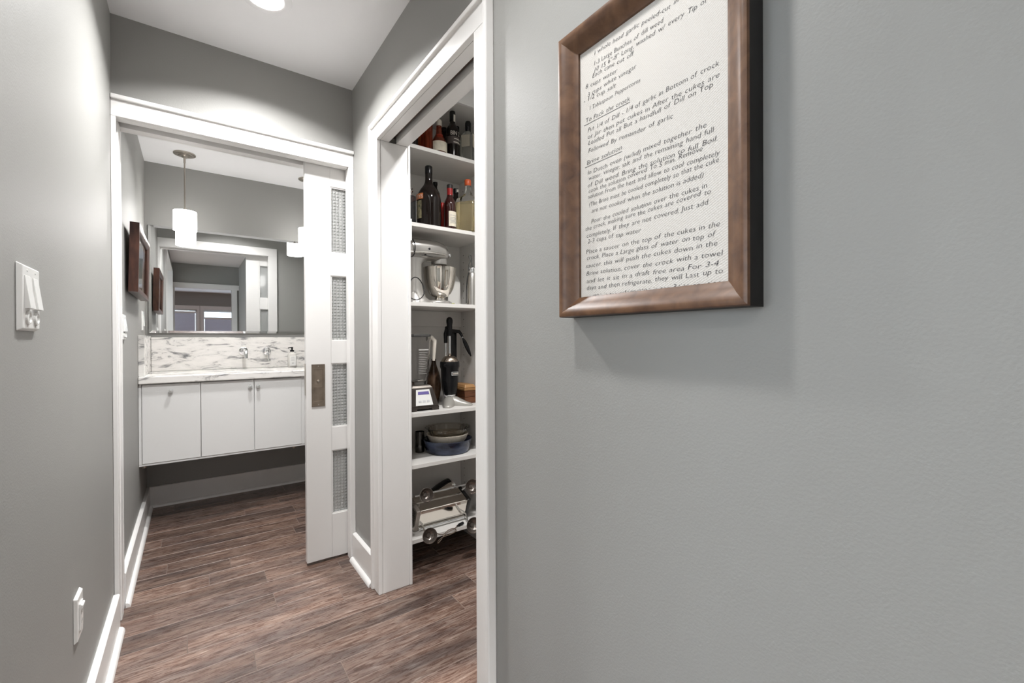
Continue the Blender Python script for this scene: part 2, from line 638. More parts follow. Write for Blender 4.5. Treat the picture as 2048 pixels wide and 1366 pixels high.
MB().box(0.62, 0.64, YB + 0.072, YB + 0.080, 0.001, 0.020).build('floor_guide', WHITE, tr2, bevel=0.001)

# pocket door ----------------------------------------------------------------
dr = sroot('door_1')
dy0, dy1 = YB + 0.047, YB + 0.083
DXa, DXb = 0.464, 1.372
PX0, PX1 = 0.585, 1.251
pz = [(0.236, 0.568), (0.686, 1.019), (1.135, 1.474), (1.590, 1.934)]
DZ0, DZ1 = 0.014, DH + 0.012
MB().box(DXa, PX0, dy0, dy1, DZ0, DZ1).build('stile', DOORW, dr, bevel=0.002)
MB().box(PX1, DXb, dy0, dy1, DZ0, DZ1).build('stile', DOORW, dr, bevel=0.002)
zz = [DZ0] + [v for p in pz for v in p] + [DZ1]
for i in range(0, len(zz), 2):
    MB().box(PX0, PX1, dy0, dy1, zz[i], zz[i + 1]).build('rail', DOORW, dr)
RIB = mat('ribbed_glass', (0.62, 0.63, 0.62), 0.08, trans=0.55, ior=1.48)
for z0, z1 in pz:
    mb = MB()
    nx, nz_ = 42, 21
    cx_, cz_ = (PX1 - PX0) / nx, (z1 - z0) / nz_
    for side, yb, yt in ((-1, dy0 + 0.0145, dy0 + 0.0100), (1, dy0 + 0.019, dy0 + 0.019)):
        if side < 0:
            vs, fs = [], []
            for i in range(nx + 1):
                for j in range(nz_ + 1):
                    vs.append((PX0 + i * cx_, yb, z0 + j * cz_))
            nb = len(vs)
            for i in range(nx):
                for j in range(nz_):
                    q = [i * (nz_ + 1) + j, (i + 1) * (nz_ + 1) + j, (i + 1) * (nz_ + 1) + j + 1, i * (nz_ + 1) + j + 1]
                    c = len(vs)
                    for du, dw in ((.26, .26), (.74, .26), (.74, .74), (.26, .74)):
                        vs.append((PX0 + (i + du) * cx_, yt, z0 + (j + dw) * cz_))
                    fs.append((c, c + 1, c + 2, c + 3))
                    for k in range(4):
                        fs.append((q[k], q[(k + 1) % 4], c + (k + 1) % 4, c + k))
            nn = len(vs)
            vs += [(PX0, dy0 + 0.019, z0), (PX1, dy0 + 0.019, z0), (PX1, dy0 + 0.019, z1), (PX0, dy0 + 0.019, z1)]
            fs.append((nn, nn + 3, nn + 2, nn + 1))
            fs.append(tuple([i * (nz_ + 1) for i in range(nx + 1)]) + (nn + 1, nn))
            fs.append(tuple([i * (nz_ + 1) + nz_ for i in range(nx + 1)][::-1]) + (nn + 3, nn + 2))
            fs.append(tuple(range(nz_ + 1))[::-1] + (nn, nn + 3))
            fs.append(tuple(nx * (nz_ + 1) + j for j in range(nz_ + 1)) + (nn + 2, nn + 1))
            mb.add(vs, fs)
    mb.build('pane', RIB, dr)
    # glazing bead around the pane
    mb = MB()
    for (a, b, c, d) in ((PX0, PX1, z0, z0 + 0.006), (PX0, PX1, z1 - 0.006, z1), (PX0, PX0 + 0.006, z0 + 0.006, z1 - 0.006)):
        mb.box(a, b, dy0 + 0.004, dy0 + 0.0105, c, d)
        mb.box(a, b, dy0 + 0.0195, dy1 - 0.004, c, d)
    mb.build('glazing_bead', DOORW, dr)
# flush pull
hx0, hx1, hz0, hz1 = 0.489, 0.553, 0.801, 1.016
pl = MB()
fr = 0.010
for (a, b, c, d) in ((hx0, hx1, hz0, hz0 + 0.028), (hx0, hx1, hz1 - 0.026, hz1), (hx0, hx0 + fr, hz0 + 0.028, hz1 - 0.026), (hx1 - fr, hx1, hz0 + 0.028, hz1 - 0.026)):
    pl.box(a, b, dy0 - 0.004, dy0 - 0.0002, c, d)
plate = pl.build('pull_plate', BRONZE, dr, bevel=0.0008)
MB().box(hx0 + fr, hx1 - fr, dy0 - 0.0012, dy0 - 0.0002, hz0 + 0.028, hz1 - 0.026).build('recess', BRONZE, plate)
MB().box(hx0 + fr, hx1 - fr, dy0 - 0.0035, dy0 - 0.0012, 0.895, 0.903).build('cross_bar', BRONZE, plate, bevel=0.0005)
MB().lathe([(0.006, 0), (0.0075, 0.004), (0.005, 0.009), (0.001, 0.010)], (0.521, dy0 - 0.001, 0.930), 20, Matrix.Rotation(R(90), 4, 'X')).build('thumb_turn', NICKEL, plate, smooth=40)
for z in (hz0 + 0.010, hz1 - 0.010):
    MB().lathe([(0.003, 0), (0.003, 0.001), (0.001, 0.0016)], (0.521, dy0 - 0.004, z), 14, Matrix.Rotation(R(90), 4, 'X')).build('screw', NICKEL, plate, smooth=40)
MB().box(DXa - 0.002, DXa - 0.0001, dy0 + 0.006, dy1 - 0.006, 0.86, 1.02).build('edge_pull', NICKEL, dr, bevel=0.0006)

# ------------------------------------------------------------------ hall end, room beyond (seen in the mirror)
mb = MB()
mb.box(-2.6, XL - 0.1, HY0 - 0.12, HY0, 0, H)
mb.box(XL - 0.1, XL + 0.03, HY0 - 0.12, HY0, 0, H)
mb.box(XR - 0.11, 3.4, HY0 - 0.12, HY0, 0, H)
mb.box(XL + 0.03, XR - 0.11, HY0 - 0.12, HY0, DH + 0.01, H)
struct(mb.build('wall_front', PAINT))
t3 = sroot('trim_3')
MB().box(XL + 0.001, XL + 0.03, HY0, HY0 + 0.018, 0, DH).build('casing_leg', TRIM, t3, bevel=0.002)
MB().box(XR - 0.11, XR - 0.03, HY0, HY0 + 0.018, 0, DH).build('casing_leg', TRIM, t3, bevel=0.002)
MB().box(XL + 0.001, XR - 0.001, HY0, HY0 + 0.018, DH, DH + CW).build('casing_head', TRIM, t3, bevel=0.002)
MB().box(XL + 0.001, XR - 0.001, HY0, HY0 + 0.028, DH + CW - 0.014, DH + CW + 0.004).build('back_band', TRIM, t3, bevel=0.002)
struct(MB().box(-2.7, -2.6, WY, HY0, 0, H).build('wall_room_left', PAINT))
struct(MB().box(3.4, 3.5, WY, HY0, 0, H).build('wall_room_right', PAINT))
struct(MB().box(-2.7, 3.5, WY - 0.1, HY0 - 0.12, H, H + 0.08).build('ceiling_room', CEIL))
wins = [(-1.35, 0.12), (0.25, 1.75)]
WZ0, WZ1 = 0.7, 1.98
mb = MB()
xs = [-2.7] + [v for p in wins for v in p] + [3.5]
for i in range(0, len(xs), 2):
    mb.box(xs[i], xs[i + 1], WY - 0.1, WY, 0, H)
for a, b in wins:
    mb.box(a, b, WY - 0.1, WY, 0, WZ0)
    mb.box(a, b, WY - 0.1, WY, WZ1, H)
struct(mb.build('wall_window', PAINT))
WINGL = mat('window_glass', (1, 1, 1), 0.0, trans=1.0, ior=1.05)
SLAT = mat('lavender_blind', (0.50, 0.48, 0.52), 0.5)
for i, (a, b) in enumerate(wins):
    wr = sroot('window_%d' % (i + 1))
    for (x0, x1, z0, z1) in ((a, b, WZ1 - 0.04, WZ1), (a, b, WZ0, WZ0 + 0.04), (a, a + 0.035, WZ0 + 0.04, WZ1 - 0.04), (b - 0.035, b, WZ0 + 0.04, WZ1 - 0.04)):
        MB().box(x0, x1, WY - 0.09, WY - 0.05, z0, z1).build('sash', TRIM, wr)
    MB().box(a - 0.06, b + 0.06, WY, WY + 0.02, WZ1, WZ1 + 0.10).build('head_casing', TRIM, wr)
    MB().box(a - 0.06, b + 0.06, WY, WY + 0.04, WZ0 - 0.04, WZ0).build('sill', TRIM, wr)
    for x0, x1 in ((a - 0.06, a), (b, b + 0.06)):
        MB().box(x0, x1, WY, WY + 0.02, WZ0, WZ1).build('side_casing', TRIM, wr)
    MB().box(a + 0.035, b - 0.035, WY - 0.074, WY - 0.07, WZ0 + 0.04, WZ1 - 0.04).build('pane', WINGL, wr)
    top = WZ1 - 0.05 if i == 0 else WZ1 - 0.20
    bl = thing('window_blind', ['grey slatted blind lowered over the whole window of the room past the hall',
                                'grey slatted blind with a bright gap above it in the far window'][i], 'blind', ((a + b) / 2, WY - 0.03, WZ0))
    MB().box(a + 0.03, b - 0.03, WY - 0.045, WY - 0.01, top - 0.05, top).build('head_rail', TRIM, bl)
    mb = MB()
    z = top - 0.07
    while z > WZ0 + 0.02:
        y = WY - 0.03
        mb.hexa([(a + 0.04, y - 0.010, z - 0.020), (b - 0.04, y - 0.010, z - 0.020), (b - 0.04, y + 0.010, z + 0.021), (a + 0.04, y + 0.010, z + 0.021)],
                [(a + 0.04, y - 0.010, z - 0.018), (b - 0.04, y - 0.010, z - 0.018), (b - 0.04, y + 0.010, z + 0.023), (a + 0.04, y + 0.010, z + 0.023)])
        z -= 0.04
    s = mb.build('slats', SLAT, bl)
    s['kind'] = 'stuff'
    if i == 1:
        MB().box(a + 0.03, b - 0.03, WY - 0.04, WY - 0.02, WZ1 - 0.06, WZ1 - 0.0405).build('valance', TRIM, bl)

# ------------------------------------------------------------------ kitchen side, beyond the opening in the left wall
KX, KY1 = -4.2, 2.6
KW = mat('kitchen_wall_paint', (0.62, 0.62, 0.60), 0.5)
mb = MB()
kw = [(-0.9, 0.55), (0.85, 2.3)]
ys = [HY0, kw[0][0], kw[0][1], kw[1][0], kw[1][1], KY1]
for i in range(0, 6, 2):
    mb.box(KX - 0.1, KX, ys[i], ys[i + 1], 0, H)
for a, b in kw:
    mb.box(KX - 0.1, KX, a, b, 0, 0.85)
    mb.box(KX - 0.1, KX, a, b, 2.15, H)
struct(mb.build('wall_kitchen_window', KW))
struct(MB().box(KX, XL - 0.1, HY0, KY1, -0.0138, 0.0).build('added_bounce_floor_kitchen', mat('pale_bounce_floor', (0.52, 0.47, 0.40), 0.4, vary=0.08, vscale=3, stretch=(1, 12, 1))))  # unseen floor, made pale to bounce light up to the hall ceiling
struct(MB().box(KX - 0.1, XL - 0.1, KY1, KY1 + 0.1, 0, H).build('wall_kitchen_end', KW))
struct(MB().box(KX - 0.1, -2.7, HY0 - 0.12, HY0, 0, H).build('wall_kitchen_front', KW))
struct(MB().box(KX - 0.1, XL - 0.1, HY0 - 0.12, KY1 + 0.1, H, H + 0.08).build('ceiling_kitchen', CEIL))
for i, (a, b) in enumerate(kw):
    wr = sroot('window_%d' % (i + 3))
    for (y0, y1, z0, z1) in ((a, b, 2.10, 2.15), (a, b, 0.85, 0.90), (a, a + 0.05, 0.90, 2.10), (b - 0.05, b, 0.90, 2.10), ((a + b) / 2 - 0.02, (a + b) / 2 + 0.02, 0.90, 2.10)):
        MB().box(KX - 0.08, KX - 0.03, y0, y1, z0, z1).build('sash', TRIM, wr)
    MB().box(KX - 0.058, KX - 0.054, a + 0.05, b - 0.05, 0.90, 2.10).build('pane', WINGL, wr)
    L = bpy.data.lights.new('window_daylight', 'AREA')
    L.shape = 'RECTANGLE'
    L.size, L.size_y = b - a - 0.1, 1.2
    L.energy = DAY_W
    L.color = (0.90, 0.96, 1.0)
    lo = bpy.data.objects.new('window_daylight', L)
    col.objects.link(lo)
    lo.location = (KX - 0.02, (a + b) / 2, 1.5)
    lo.rotation_euler = (0, R(-90), 0)
    lo.parent = wr
tk = sroot('trim_4')
MB().box(XL - 0.1005, XL + 0.012, OY1 - 0.018, OY1 - 0.0005, 0, OZ).build('jamb', TRIM, tk)
MB().box(XL - 0.1005, XL + 0.012, OY0 + 0.0005, OY0 + 0.018, 0, OZ).build('jamb', TRIM, tk)
MB().box(XL - 0.1005, XL + 0.012, OY0 + 0.018, OY1 - 0.018, OZ - 0.018, OZ - 0.0005).build('head_jamb', TRIM, tk)

# ------------------------------------------------------------------ recessed lights
LENS = mat('lamp_lens', (1, 1, 1), 0.4, emit=(1.0, 0.95, 0.88), estr=7.0)


def can(x, y, z, label, watts, r=0.062, colr=(1.0, 0.99, 0.985), size=0.12, group=None):
    t = thing('recessed_light', label, 'ceiling light', (x, y, z), group)
    mb = MB()
    ring = [(r, -0.004), (r + 0.006, -0.007), (r + 0.026, -0.004), (r + 0.030, 0.0)]
    n = 48
    vs, fs = [], []
    for rr, dz in ring:
        for i in range(n):
            a = 2 * math.pi * i / n
            vs.append((x + rr * math.cos(a), y + rr * math.sin(a), z + dz - 0.0003))
    for j in range(3):
        for i in range(n):
            fs.append((j * n + i, j * n + (i + 1) % n, (j + 1) * n + (i + 1) % n, (j + 1) * n + i))
    mb.add(vs, fs)
    mb.build('trim_ring', CEIL, t, smooth=60)
    for q, (ra, rb) in enumerate(((0.0, r * 0.78), (r * 0.8, r * 0.9), (r * 0.91, r))):
        mb = MB()
        if q == 0:
            mb.lathe([(rb, z - 0.004), (rb * 0.9, z - 0.0055), (0.004, z - 0.006)], (x, y, 0), 40)
            mb.build('lens', LENS, t, smooth=60)
        else:
            vs, fs = [], []
            for i in range(40):
                a = 2 * math.pi * i / 40
                vs += [(x + ra * math.cos(a), y + ra * math.sin(a), z - 0.0035), (x + rb * math.cos(a), y + rb * math.sin(a), z - 0.005)]
            fs = [(2 * i, 2 * i + 1, (2 * i + 3) % 80, (2 * i + 2) % 80) for i in range(40)]
            mb.add(vs, fs).build('baffle_ring', LENS, t)
    L = bpy.data.lights.new('can_lamp', 'AREA')
    L.shape = 'DISK'
    L.size = size
    L.energy = watts
    L.color = colr
    L.spread = CAN_SPREAD
    lo = bpy.data.objects.new('can_lamp', L)
    col.objects.link(lo)
    lo.parent = t
    lo.location = (0, 0, -0.012)
    return t


can(0.235, 1.905, H, 'round recessed ceiling light above the bathroom doorway', CAN_W)

can(0.19, 0.75, H, 'round recessed ceiling light opposite the framed recipe', CAN_W * 0.36)
can(0.30, 2.93, HB, 'round recessed ceiling light inside the bathroom in front of the vanity', BATH_W)
can(-1.05, -0.95, H, 'round recessed kitchen ceiling light nearest the hall', KITCHEN_W)
can(-2.5, 1.0, H, 'round recessed kitchen ceiling light by the windows', KITCHEN_W)
can(1.05, 1.25, H, 'recessed ceiling light inside the pantry closet', PANTRY_W)
can(0.4, -3.6, H, 'added unseen ceiling light for the room with blinds', ROOM_W)  # added lamp, out of view; brightens the far room's wall and blinds

# ================================================================== FRAMED RECIPE
fy0, fy1, fz0, fz1 = 0.311, 0.713, 1.184, 1.778
fd = 0.045
xw, xface = XR - 0.0005, XR - fd
t = thing('framed_recipe', 'handwritten recipe on embossed paper in a wide walnut frame on the hall wall', 'framed picture', (XR, (fy0 + fy1) / 2, fz0))
FWD = 0.041
# moulding section: (distance in from the outer edge, distance out from the wall)
sec = [(0.0, 0.0), (0.0, 0.040), (0.002, fd - 0.001), (0.006, fd), (0.012, fd - 0.002), (0.020, fd - 0.007), (0.029, fd - 0.015), (0.036, fd - 0.020), (FWD, fd - 0.0225), (FWD, 0.018), (FWD - 0.002, 0.0)]


def framerails(t, sec, y0, y1, z0, z1, X0, sgn, mt, names='rail', M=None, side=None):
    C = [(y0, z0), (y1, z0), (y1, z1), (y0, z1)]
    D = [(1, 1), (-1, 1), (-1, -1), (1, -1)]
    for k in range(4):
        a, b = k, (k + 1) % 4
        n = len(sec)
        vs = []
        for (cy, cz), (dy, dz) in ((C[a], D[a]), (C[b], D[b])):
            for p, q in sec:
                v = Vector((X0 + sgn * q, cy + dy * p, cz + dz * p))
                vs.append(M @ v if M else v)
        fs = [(i, (i + 1) % n, (i + 1) % n + n, i + n) for i in range(n)]
        fs += [tuple(range(n)), tuple(range(n, 2 * n))[::-1]]
        ra = MB().add(vs, fs).build(names, mt, t, smooth=35)
        if side:
            ra.data.materials.append(side)
            ra.data.polygons[0].material_index = 1


framerails(t, sec, fy0, fy1, fz0, fz1, xw, -1, WALNUT, side=mat('black_frame_side', (0.006, 0.005, 0.005), 0.5))
xp = XR - 0.0175
pap = MB().box(xp, xp + 0.006, fy0 + FWD - 0.0005, fy1 - FWD + 0.0005, fz0 + FWD - 0.0005, fz1 - FWD + 0.0005).build('paper', PAPER, t)
lines = [
    ('cracked Dill', (1231, 52), (1310, 2), 0),
    ('1 whole head garlic peeled-cut in', (1187, 112), (1357, 4), 0),
    ('1-3 Large Bunches of dill weed', (1187, 132), (1327, 44), 0),
    ('10 15 6"-8" Long, washed w/ every Tip of', (1187, 146), (1415, 4), 0),
    ('Each cane cut off', (1184, 157), (1268, 110), 0),
    ('8 cups water', (1171, 179), (1235, 145), 0),
    ('3 cups white vinegar', (1175, 194.5), (1273, 136), 0),
    ('- 1/2 cup salt', (1167, 207.6), (1232, 174), 0),
    ('1 Tablespoon Peppercorns', (1178, 221), (1281, 163), 0),
    ('To Pack the crock', (1171, 247), (1260, 200), 1),
    ('Put 1/4 of Dill - 1/4 of garlic in Bottom of crock', (1175, 266), (1438, 130), 0),
    ('or Jar then put cukes in After the cukes are', (1175, 279), (1439, 154), 0),
    ('Loaded Put all But a handfull of Dill on Top', (1176, 291), (1426, 173.6), 0),
    ('Followed By remainder of garlic', (1176, 306), (1346, 236), 0),
    ('Brine solution', (1173, 331), (1244, 299), 1),
    ('In Dutch oven (w/lid) mixed together the', (1175, 349.5), (1413, 253), 0),
    ('water, vinegar, salt and the remaining hand full', (1177, 360.6), (1428, 264), 0),
    ('of Dill weed. Bring the solution to full Boil.', (1175, 376), (1435, 281), 0),
    ('cook the solution covered To 5 min. Remove', (1177, 387), (1405, 302), 0),
    ('solution From the heat and allow to cool completely', (1176, 398), (1440, 308), 0),
    ('(The Brine must be cooled completely so that the cuke', (1178, 413.5), (1438, 324.5), 0),
    ('are not cooked when the solution is added)', (1183, 426), (1407, 355), 0),
    ('Pour the cooled solution over the cukes in', (1182, 448), (1414, 374.5), 0),
    ('the crock, making sure the cukes are covered to', (1171, 462), (1422, 387), 0),
    ('completely. If they are not covered. Just add', (1173, 476), (1417, 408), 0),
    ('2-3 cups of tap water', (1175, 487), (1282, 463.5), 0),
    ('Place a saucer on the top of the cukes in the', (1172, 508), (1440, 452), 0),
    ('crock. Place a Large glass of water on top of', (1173, 520.5), (1432, 472), 0),
    ('saucer. this will push the cukes down in the', (1171, 536), (1435, 491), 0),
    ('Brine solution. cover the crock with a towel', (1172, 551), (1446, 511), 0),
    ('and let it sit in a draft free area For 3-4', (1173, 566.4), (1438, 531.7), 0),
    ('days and then refrigerate. they will Last up to', (1173, 580.3), (1446, 547), 0),
    ('1 year in the refrigerator in the Brine solution', (1176, 596.5), (1442, 569), 0),
]
INK = mat('dark_ink', (0.022, 0.022, 0.028), 0.7)
mb = MB()
rg = random.Random(5)
ink_x = xp - 0.0004
for s, a, b, ul in lines:
    A, Bp = B('X', xp, *a), B('X', xp, *b)
    wid = A.y - Bp.y
    vs, fs = text_verts(s, 1.0)
    W = max(v[0] for v in vs)
    sx = wid / W
    sy = min(max(sx, 0.0095), 0.0125)
    words = s.split(' ')
    ux = 0.0
    # place word by word with a little unevenness, as a hand would
    full = 0.0
    wv = []
    for wd in words:
        v1, f1 = text_verts(wd, 1.0, shear=0.16 + rg.uniform(-0.08, 0.10), offset=-0.013)
        ww = max(p[0] for p in v1)
        wv.append((v1, f1, ww))
        full += ww + 0.34
    full -= 0.34
    k = wid / full
    for v1, f1, ww in wv:
        dz = rg.uniform(-0.0007, 0.0007)
        slope = rg.uniform(-0.03, 0.03)
        vv = []
        for px_, py_ in v1:
            x_ = ux + px_
            fr_ = x_ / full
            z_ = A.z + (Bp.z - A.z) * fr_ + py_ * sy * rg.uniform(0.985, 1.015) + dz + px_ * k * slope
            vv.append((ink_x, A.y - x_ * k, z_))
        mb.add(vv, f1)
        ux += ww + 0.34
    if ul:
        z0_, z1_ = A.z - 0.0035, Bp.z - 0.0035
        mb.add([(ink_x, A.y + 0.004, z0_ - 0.0006), (ink_x, Bp.y, z1_ - 0.0006), (ink_x, Bp.y, z1_ + 0.0003), (ink_x, A.y + 0.004, z0_ + 0.0003)], [(0, 1, 2, 3)])
# keep only the strokes on the sheet
inside = lambda v: fy0 + FWD < v[1] < fy1 - FWD and fz0 + FWD < v[2] < fz1 - FWD
mb.f = [q for q in mb.f if all(inside(mb.v[i]) for i in q)]
wr = mb.build('handwriting', INK, t)

# ================================================================== SWITCHES AND OUTLETS
def plate(name, label, cat, y0, y1, z0, z1, kind):
    x = XL + 0.0003
    t = thing(name, label, cat, (XL, (y0 + y1) / 2, z0))
    th = 0.008
    lo = [(x, y0, z0), (x, y1, z0), (x, y1, z1), (x, y0, z1)]
    e = 0.005
    MB().hexa(lo, [(x + th, y0 + e, z0 + e), (x + th, y1 - e, z0 + e), (x + th, y1 - e, z1 - e), (x + th, y0 + e, z1 - e)]).build('cover_plate', WHITE, t, bevel=0.0015)
    xo = x + th
    h_ = z1 - z0
    w_ = y1 - y0
    if kind == 'double':
        for c in (y0 + w_ * 0.28, y0 + w_ * 0.72):
            hw = w_ * 0.145
            MB().hexa([(xo, c - hw, z0 + h_ * .33), (xo, c + hw, z0 + h_ * .33), (xo, c + hw, z1 - h_ * .18), (xo, c - hw, z1 - h_ * .18)],
                      [(xo + 0.008, c - hw, z0 + h_ * .335), (xo + 0.008, c + hw, z0 + h_ * .335), (xo + 0.0008, c + hw, z1 - h_ * .185), (xo + 0.0008, c - hw, z1 - h_ * .185)]).build('paddle', WHITE, t, bevel=0.0006)
            MB().lathe([(hw * .8, 0), (hw * .8, 0.003), (hw * .55, 0.004), (hw * .5, 0.0015)], (xo, c, z0 + h_ * .20), 24, Matrix.Rotation(R(90), 4, 'Y')).build('dial', WHITE, t, smooth=40)
        for c in (y0 + w_ * 0.28, y0 + w_ * 0.72):
            for z in (z0 + h_ * .08, z1 - h_ * .10):
                MB().lathe([(0.0025, 0), (0.0025, 0.0006), (0.001, 0.001)], (xo, c, z), 12, Matrix.Rotation(R(90), 4, 'Y')).build('screw', WHITE, t)
    elif kind == 'sensor':
        c = (y0 + y1) / 2
        MB().box(xo, xo + 0.003, c - 0.017, c + 0.017, z0 + h_ * .21, z1 - h_ * .21).build('insert', WHITE, t, bevel=0.0006)
        MB().hexa([(xo + 0.003, c - 0.015, z1 - h_ * .36), (xo + 0.003, c + 0.015, z1 - h_ * .36), (xo + 0.003, c + 0.015, z1 - h_ * .24), (xo + 0.003, c - 0.015, z1 - h_ * .24)],
                  [(xo + 0.0075, c - 0.014, z1 - h_ * .30), (xo + 0.0075, c + 0.014, z1 - h_ * .30), (xo + 0.0075, c + 0.014, z1 - h_ * .26), (xo + 0.0075, c - 0.014, z1 - h_ * .26)]).build('hood', WHITE, t, bevel=0.0008)
        SLOT = mat('socket_slot', (0.25, 0.25, 0.25), 0.6)
        for z in (z0 + h_ * .33, z0 + h_ * .52):
            for dy in (-0.006, 0.006):
                MB().box(xo + 0.0029, xo + 0.0033, c + dy - 0.001, c + dy + 0.001, z, z + 0.008).build('slot', SLOT, t)
    else:
        c = (y0 + y1) / 2
        MB().hexa([(xo, c - 0.016, z0 + h_ * .22), (xo, c + 0.016, z0 + h_ * .22), (xo, c + 0.016, z1 - h_ * .22), (xo, c - 0.016, z1 - h_ * .22)],
                  [(xo + 0.006, c - 0.016, z0 + h_ * .225), (xo + 0.006, c + 0.016, z0 + h_ * .225), (xo + 0.001, c + 0.016, z1 - h_ * .225), (xo + 0.001, c - 0.016, z1 - h_ * .225)]).build('paddle', WHITE, t, bevel=0.0006)
    return t


plate('light_switch', 'white double switch plate with two paddles on the hall wall', 'switch', 1.158, 1.276, 1.157, 1.282, 'double')
plate('wall_outlet', 'white outlet plate with a small hood low on the hall wall', 'outlet', 1.60, 1.678, 0.345, 0.465, 'sensor')
plate('light_switch', 'white double switch plate below the framed landscape in the bathroom', 'switch', 2.60, 2.72, 1.142, 1.262, 'double')
plate('light_switch', 'slim white switch plate beside the marble splash', 'switch', 3.60, 3.68, 1.205, 1.33, 'single')

# ================================================================== BATHROOM
# floating vanity
VY0, VZ0, VZ1, VX1 = 3.365, 0.402, 0.884, 1.30
v = thing('floating_vanity', 'white wall-hung vanity cabinet with flat doors under a marble top', 'vanity', (0.5, VY0, VZ0))
VXa = XL + 0.001
MB().box(VXa, VX1, VY0 + 0.022, YBB - 0.021, VZ0 + 0.012, VZ1).build('body', CAB, v)
MB().box(VXa, VX1, VY0 + 0.004, YBB - 0.021, VZ0, VZ0 + 0.012).build('bottom_panel', CAB, v, bevel=0.001)
MB().box(VXa, VXa + 0.013, VY0 + 0.002, VY0 + 0.022, VZ0 + 0.012, VZ1).build('side_stile', CAB, v, bevel=0.001)
KGL = mat('knob_glass', (0.75, 0.77, 0.76), 0.05, metal=0.6)
doors = [(-0.238, 0.0425, -0.102), (0.0455, 0.3305, 0.309), (0.3345, 0.618, 0.355), (0.640, 0.93, 0.90), (0.934, 1.28, 0.96)]
for a, b, kx in doors:
    d = MB().box(a, b, VY0, VY0 + 0.0205, VZ0 + 0.014, VZ1 - 0.004).build('door', CAB, v, bevel=0.0012)
    kz = VZ1 - 0.045
    k = MB().lathe([(0.006, 0), (0.004, 0.006), (0.006, 0.009), (0.0115, 0.013), (0.0125, 0.020), (0.009, 0.026), (0.002, 0.028)], (kx, VY0, kz), 10, Matrix.Rotation(R(90), 4, 'X')).build('knob', KGL, d)
MB().box(0.6185, 0.6395, VY0 + 0.002, VY0 + 0.022, VZ0 + 0.012, VZ1).build('stile', CAB, v, bevel=0.001)
for x in (VXa + 0.02, 0.58):
    MB().lathe([(0.009, -0.022), (0.012, -0.018), (0.012, 0)], (x, VY0 + 0.06, VZ0), 16).build('levelling_foot', NICKEL, v, smooth=40)
# counter and splashes
o = MB().box(VXa, VX1 + 0.01, VY0 - 0.022, YBB - 0.021, VZ1 + 0.002, 0.930).build('countertop', MARBLE, bevel=0.006, seg=3)
o['label'], o['category'] = 'white and grey veined marble countertop over the floating vanity', 'countertop'
o = MB().box(VXa + 0.029, VX1 + 0.01, YBB - 0.0205, YBB - 0.0005, 0.9305, 1.164).build('backsplash', MARBLE, bevel=0.002)
o['label'], o['category'] = 'long veined marble backsplash under the bathroom mirror', 'backsplash'
o = MB().box(XL + 0.0005, XL + 0.029, VY0 + 0.004, YBB - 0.0205, 0.9305, 1.172).build('side_splash', MARBLE, bevel=0.002)
o['label'], o['category'] = 'short marble side splash against the left bathroom wall', 'backsplash'

# mirror
MX0, MX1, MZ0, MZ1 = -0.236, 1.16, 1.194, 1.934
mr = thing('wall_mirror', 'wide frameless mirror hanging above the marble backsplash', 'mirror', ((MX0 + MX1) / 2, YBB, MZ0))
tilt = Matrix.Translation((0, YBB - 0.014, MZ0)) @ Matrix.Rotation(R(0.0), 4, 'X') @ Matrix.Translation((0, -(YBB - 0.014), -MZ0))
ym = YBB - 0.014
bv = 0.016
outer = [(MX0, ym + 0.0025, MZ0), (MX1, ym + 0.0025, MZ0), (MX1, ym + 0.0025, MZ1), (MX0, ym + 0.0025, MZ1)]
inner = [(MX0 + bv, ym, MZ0 + bv), (MX1 - bv, ym, MZ0 + bv), (MX1 - bv, ym, MZ1 - bv), (MX0 + bv, ym, MZ1 - bv)]
vs = [tilt @ Vector(p) for p in outer + inner]
MB().add(vs, [(4, 5, 6, 7), (0, 1, 5, 4), (1, 2, 6, 5), (2, 3, 7, 6), (3, 0, 4, 7)]).build('glass', MIRROR, mr)
mb = MB()
mb.box(MX0 + 0.0005, MX1 - 0.0005, ym + 0.0027, YBB - 0.0005, MZ0 + 0.0005, MZ1 - 0.0005)
mb.v = [tuple(tilt @ Vector(p)) for p in mb.v]
mb.build('backing', mat('mirror_edge', (0.16, 0.16, 0.155), 0.4), mr)

# wall-mounted spout and lever
FY = YBB - 0.0207
RX = Matrix.Rotation(R(90), 4, 'X')
sp = thing('wall_spout', 'chrome wall-mounted spout with round plate on the marble splash', 'faucet', (0.338, FY, 1.05))
c = B('Y', FY, 487, 702)
MB().lathe([(0.030, 0), (0.030, 0.006), (0.026, 0.010), (0.013, 0.012)], c, 32, RX).build('escutcheon', CHROME, sp, smooth=40)
MB().tube([c + Vector((0, -0.010, 0)), c + Vector((0.002, -0.06, 0)), c + Vector((0.003, -0.12, -0.002)), c + Vector((0.003, -0.150, -0.012)), c + Vector((0.003, -0.157, -0.035)), c + Vector((0.003, -0.157, -0.05))], [0.013, 0.0125, 0.012, 0.012, 0.012, 0.012], 20).build('spout', CHROME, sp, smooth=60)
sp2 = thing('faucet_lever', 'chrome round plate with thin lever handle on the marble splash', 'faucet', (0.472, FY, 1.05))
c = B('Y', FY, 533, 702)
MB().lathe([(0.031, 0), (0.031, 0.006), (0.027, 0.011), (0.016, 0.013)], c, 32, RX).build('escutcheon', CHROME, sp2, smooth=40)
MB().lathe([(0.015, 0.012), (0.016, 0.040), (0.012, 0.048), (0.002, 0.050)], c, 24, RX).build('hub', CHROME, sp2, smooth=40)
MB().tube([c + Vector((0.004, -0.042, 0.004)), c + Vector((0.006, -0.052, -0.03)), c + Vector((0.008, -0.056, -0.072))], [0.005, 0.0045, 0.0035], 12).build('lever', CHROME, sp2, smooth=60)

